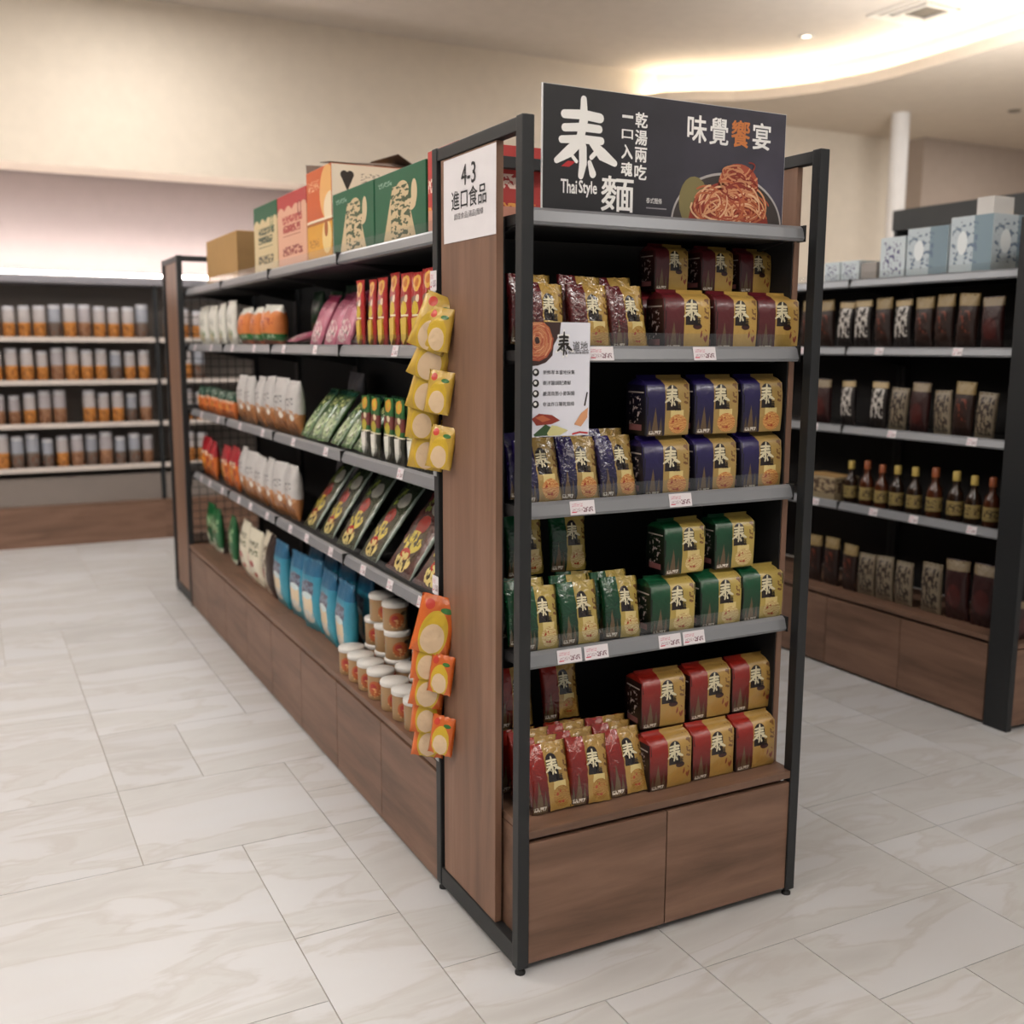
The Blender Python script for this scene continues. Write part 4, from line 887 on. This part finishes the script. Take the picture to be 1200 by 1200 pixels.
for k, (x, z, t, sc) in enumerate([(-.048, .705, 14, 1.22), (-.05, .630, 6, 1.0), (-.05, .550, 12, 1.05), (-.044, .472, 6, .95), (-.034, .398, 8, 1.0)]):
    hang('hang_orange', x, .425+.013*k, z, -28+4*(k % 2), t, 'orange snack bag on the lower clip strip, %s from the top' % ORD[k], 'orange hanging snack bags', sc)
for k, (x, z) in enumerate([(-.03, .60), (-.028, .43)]): hang('hang_orange', x, .400, z, -52, 6, 'tilted orange snack bag tucked beside the %s orange bag of the lower strip' % ['second', 'fourth'][k], 'orange hanging snack bags beside', .82)

# ================================================================ GOODS ACROSS THE AISLE
pa = pm('blue_white_carton_print', '#c2ced4', [('r', .78, .5, .22, .6, '#8298a4'), ('s', .35, .55, .3, .36, 9, 11, .55, '#6a7c92'), ('e', .3, .55, .12, .2, '#e8eef0')], .5)
pa2 = pm('white_carton_text_print', '#cdd8dd', [('s', .5, .5, .36, .4, 10, 10, .56, '#5d5a86')], .5)
for k, (y0, y1, h, m, lb) in enumerate([(1.315, 1.455, .185, pa2, 'narrow white carton with blue marks on top of the gondola across the aisle'), (1.09, 1.305, .21, pa, 'pale blue and white carton between the narrow carton and the large one across the aisle'),
                                        (.875, 1.08, .235, pa, 'large pale blue and white carton by the black end frame across the aisle'), (1.58, 1.69, .10, pa2, 'low white carton beside the open grey carton across the aisle'), (1.70, 1.80, .10, pa2, 'low white carton furthest from the end frame across the aisle')]):
    carton('drink_carton', lb, y0, y1, GX+.085, .26, ZT, h, m, None, plain('pale_carton_top', '#b9c4c9', .6))
carton('open_carton', 'small grey open carton between white cartons across the aisle', 1.475, 1.565, GX+.085, .24, ZT, .085, plain('grey_carton', '#a39d98', .7))
carton('white_carton', 'small white carton stacked on the large pale blue carton across the aisle', .90, .98, GX+.11, .12, ZT+.236, .07, plain('white_box', '#d9d6d2', .6))
pd1 = pm('dark_pack_white_print', '#1a1312', [('s', .5, .55, .36, .3, 7, 9, .5, '#b9b3ac'), ('r', .5, .92, .6, .06, '#a08a60')], .4, bump=.4)
pd2 = pm('dark_pack_brown_print', '#24120c', [('r', .5, .9, .6, .12, '#857047'), ('s', .5, .5, .3, .2, 8, 8, .58, '#6a3020')], .4, bump=.4)
pd3 = pm('dark_pack_red_print', '#2c0f0e', [('r', .5, .9, .6, .08, '#7a6a50'), ('e', .5, .4, .3, .2, '#421613')], .4, bump=.4)
pd4 = pm('cream_pack_print', '#776b58', [('s', .5, .5, .4, .4, 8, 8, .5, '#2c201a')], .45, bump=.4)
bagkind('rg1', 'dark_packet', 'food packet', .098, .22, .045, pd1, seed=31, child=seal_strip('#8d7a52')); bagkind('rg2', 'brown_packet', 'food packet', .098, .23, .05, pd2, seed=32, child=seal_strip('#857047'))
bagkind('rg3', 'dark_red_packet', 'food packet', .105, .22, .05, pd3, seed=33, child=seal_strip('#7a6a50')); bagkind('rg4', 'cream_packet', 'food packet', .1, .2, .045, pd4, seed=34, child=seal_strip('#6d6048'))
def bottle(name, glass, cap):
    r = empty(name, cat='bottle')
    obj('glass_body', MB().lathe([(.001, 0), (.031, .001), (.034, .006), (.034, .105), (.028, .128), (.014, .150), (.013, .185)], 16).mesh('glass_body', [plain('bottle_'+glass, glass, .15)]), r)
    obj('cap', MB().lathe([(.016, .175), (.016, .212), (.013, .216), (.001, .216)], 14).mesh('cap', [plain('cap_'+cap, cap, .4)]), r)
    obj('paper_label', MB().lathe([(.0346, .03), (.0346, .09)], 16).mesh('paper_label', [pm('bottle_label_print', '#8f7c4a', [('s', .5, .5, .5, .3, 8, 8, .52, '#3a2a16')], .5)]), r)
    return r
proto('bottle_a', lambda: bottle('sauce_bottle', '#2a1a10', '#b39a4e')); proto('bottle_b', lambda: bottle('sauce_bottle', '#4a2412', '#8d4a26'))
def rrow(key, ys, z, label, group, X=.105, **k): row(key, ys, z, label, group, X=GX+X, **k)
rrow('rg2', [1.90, 1.785], ZD[1], 'dark brown packet with tan top, furthest along the shelf across the aisle', 'brown packets across the aisle, far')
rrow('rg1', [1.66, 1.545], ZD[1], 'black packet with white lettering on the shelf below the white cartons', 'black packets below the cartons')
rrow('rg2', [1.43], ZD[1], 'brown packet with tan top between black lettered packets below the white cartons', None)
rrow('rg1', [1.315], ZD[1], 'black packet with white lettering beside the brown packets below the large carton', None)
rrow('rg2', [1.2, 1.09, .98], ZD[1], 'dark brown packet with tan top below the large pale blue carton', 'brown packets below the large carton')
rrow('rg3', [.855], ZD[1], 'dark red packet below the cartons, against the black end frame', None)
rrow('rg1', [1.62, 1.43], ZD[2], 'black packet with white lettering on the middle shelf across the aisle', 'black packets on the middle shelf across')
rrow('rg4', [1.315], ZD[2], 'cream packet with dark lettering beside a black packet on the middle shelf across', None)
rrow('rg3', [1.195], ZD[2], 'dark red packet between cream packets on the middle shelf across', None)
rrow('rg4', [1.07], ZD[2], 'cream packet with dark lettering between dark red and brown packets across', None)
rrow('rg2', [.965], ZD[2], 'dark brown packet between two cream packets on the middle shelf across', None)
rrow('rg4', [.86], ZD[2], 'cream packet with dark lettering close to the black end frame across', None)
rrow('rg3', [1.78], ZD[2], 'dark red packet at the far end of the middle shelf across', None)
for k, (y, key) in enumerate([(1.60, 'a'), (1.50, 'b'), (1.41, 'b'), (1.32, 'a'), (1.22, 'a'), (1.11, 'b'), (1.0, 'a'), (.91, 'a'), (.82, 'b')]):
    put('bottle_'+key, (GX+.13, y, ZD[3]+.0005), jit(1), 0, 0, '%s across the aisle, %s from the tan tray' % ({'a': 'dark sauce bottle with a yellow cap', 'b': 'brown sauce bottle with a rust cap'}[key], ORD[k]), 'sauce bottles across the aisle', rj.uniform(.92, 1.02))
carton('noodle_tray', 'low tan tray of packets on the bottle shelf across the aisle', 1.66, 1.90, GX+.085, .16, ZD[3], .115, pm('tan_tray_print', '#9c8a6c', [('s', .5, .6, .5, .3, 7, 6, .5, '#4b382a')], .6))
rrow('rg2', [1.78, 1.67, 1.55], .367, 'brown packet on the base ledge across the aisle, far from the end frame', 'brown packets on the base across')
rrow('rg4', [1.44, 1.33, 1.22], .367, 'cream packet with dark print on the base ledge across the aisle', 'cream packets on the base across')
rrow('rg4', [1.06], .367, 'large cream packet standing alone on the base ledge across the aisle', None, sc=1.15)
rrow('rg3', [.93, .80], .367, 'dark red packet on the base ledge beside the black end frame', 'dark red packets on the base across', sc=1.2)
pyl = pm('yellow_pack_print', '#b08a2a', [('s', .5, .5, .36, .3, 8, 8, .52, '#5a2a18')], .4)
for k, (z, lb) in enumerate([(ZS[1]-.0105, 'first'), (ZS[2]-.0105, 'second'), (ZS[3]-.0105, 'third'), (.3605, 'lowest')]):
    for q_, x in enumerate((.09, .20, .31, .42)):
        bagkind('ye%d' % (k % 2), 'small_packet', 'food packet', .1, .16, .03, (pyl, pd3)[k % 2], seed=40+k)
        put('ye%d' % (k % 2), (GX+x, .575+.04, z), jit(.05), 0, 0, ['small yellow packet', 'small dark red packet'][k % 2]+' on the %s end frame shelf, %s from the aisle post' % (lb, ORD[q_]), 'packets on the end frame, %s shelf' % lb)

# tall dark wall unit behind
wu = empty('tall_wall_unit', (4.45, 3.15, 0), -math.pi/2, label='tall dark grey wall shelving unit behind the gondola across the aisle', cat='shelf unit')
M_DG = plain('dark_grey_board', '#4f5254', .6)
box('top_fascia', (0, 2.4, -.02, .45, 2.27, 2.4), M_DG, wu); box('back_panel', (0, 2.4, .44, .46, 0, 2.27), M_BACKP, wu)
for x in (0, 1.19, 2.38): box('side_board', (x, x+.02, 0, .44, 0, 2.27), M_DG, wu)
for z in (.4, .8, 1.2, 1.6, 1.98):
    for x in (.02, 1.21): box('shelf', (x, x+1.17, .01, .44, z-.02, z), M_DG, wu)
for k in range(9):
    c_ = ['#8a6a58', '#c9b3ab', '#7a4a3a', '#d9cfc8', '#9c5a48'][k % 5]
    nm = plain('far_box_%d' % (k % 5), c_, .6)
    y = 3.15-.12-.125*k - (.04 if k > 7 else 0)
    b_ = empty('far_carton', (4.47, y-.1, 1.981), label='small %s carton on the tall dark wall unit, %s from its end board' % (['brown', 'pale pink', 'rust', 'white', 'red brown'][k % 5], ORD[k]), cat='carton', group='cartons on the tall wall unit')
    obj('box_body', MB().box(0, .2, 0, .1, 0, .17+.02*(k % 3)).mesh('box_body', [nm], bevel=.002), b_)
    box('lid_band', (-.0006, -.0001, .005, .095, .12, .15), M_WHITE, b_)

# ================================================================ SHELVING ALONG THE BACK WALL
BY = 6.45; BXs = [-2.55, -1.15, .25, 1.65]
ZB = [1.56, 1.245, .925, .60]
for k, x in enumerate(BXs[:-1]):
    r = empty('wall_shelf_unit', (x, BY, 0), 0, label=['wall shelf unit at the back, in the open aisle left of the others', 'wall shelf unit at the back full of orange jars, beside the long gondola', 'wall shelf unit at the back, hidden behind the long gondola'][k], cat='shelf unit', group='shelf units along the back wall')
    for px in (.0, 1.385): box('post', (px, px+.015, .02, .05, .3, 1.95), M_BLACK, r)
    box('top_panel', (0, 1.4, 0, .42, 1.95, 2.0), plain('grey_top_panel', '#8d8a90', .5), r, bevel=.003); box('back_panel', (.0, 1.4, .41, .42, .3, 1.95), plain('grey_back', '#8d847d', .7), r)
    for z in ZB:
        s_ = box('shelf', (.016, 1.384, .02, .41, z-.03, z-.01), plain('grey_deck', '#5a544f', .6), r); box('price_rail', (.016, 1.384, -.004, .019, z-.036, z), plain('pale_rail', '#cabfb7', .45), s_)
    box('base_board', (0, 1.4, .0, .42, .29, .31), M_WOODH, r); box('plinth', (0, 1.4, .004, .42, 0, .289), M_WOODH, r)
    box('wire_basket_front', (.02, 1.38, .02, .024, .312, .52), plain('basket_grey', '#7d736c', .6), r)
pj = pm('jar_orange_print', '#9a5c28', [('r', .5, .12, .6, .1, '#8a4c22'), ('s', .5, .4, .5, .4, 6, 6, .52, '#c08233')], .3)
def jar(key, col, top):
    def f():
        r = empty('snack_jar', cat='jar')
        obj('jar_filling', MB().lathe([(.001, 0), (.044, .001), (.046, .006), (.046, .12)], 14).mesh('jar_filling', [pm('jar_print_'+col, col, [('s', .5, .4, .5, .4, 6, 6, .55, '#6a3a1c')], .35)]), r)
        obj('jar_neck', MB().lathe([(.046, .12), (.046, .215), (.042, .225)], 14).mesh('jar_neck', [plain('jar_'+top, top, .25)]), r)
        obj('lid', MB().lathe([(.044, .220), (.044, .248), (.04, .251), (.001, .251)], 14).mesh('lid', [plain('jar_lid_grey', '#b5b3b8', .4)]), r)
        return r
    proto(key, f)
jar('jar_o', '#b87838', '#aea6a4'); jar('jar_b', '#8e684e', '#a39c9e'); jar('jar_d', '#665a52', '#95979f')
rb = random.Random(21)
ORD2 = ORD + ['tenth', 'eleventh', 'twelfth', 'thirteenth', 'fourteenth', 'fifteenth', 'sixteenth', 'seventeenth', 'eighteenth', 'nineteenth', 'twentieth']
for k, z in enumerate(ZB):
    xs = [-2.42+.103*i for i in range(8, 30)]
    n0 = n1 = 0
    for x in sorted(xs, key=lambda v: abs(v-.25)):
        if min(abs(x-b) for b in BXs) < .062 or rb.random() < .05: continue
        key = rb.choice(['jar_o', 'jar_o', 'jar_b', 'jar_o', 'jar_b', 'jar_d'] if k < 3 else ['jar_d', 'jar_b', 'jar_d', 'jar_o'])
        nm = {'jar_o': 'orange', 'jar_b': 'brown', 'jar_d': 'dark'}[key]+' jar on the '+['top', 'second', 'third', 'lowest'][k]+' back wall shelf'
        if x < .25: nm += ', %s from the black post' % ORD2[n0]; n0 += 1
        else: nm += ' behind the end unit, %s from the post' % ORD2[n1]; n1 += 1
        put(key, (x, BY+.085+rb.uniform(-.01, .02), z-.0095), rb.uniform(-3, 3), 0, 0, nm, 'jars on the back wall', rb.uniform(.86, 1.05))
# light batten on top of the back shelves, washing the wall
lb_ = empty('light_batten', (-2.5, 6.80, 2.0), label='white light batten lying on top of the back wall shelves', cat='light')
box('housing', (0, 4.1, -.03, .03, .0005, .03), M_WHITE, lb_); box('diffuser', (.01, 4.09, -.025, .025, .0302, .05), plain('batten_light', '#fff0ea', .5, emit=22), lb_)
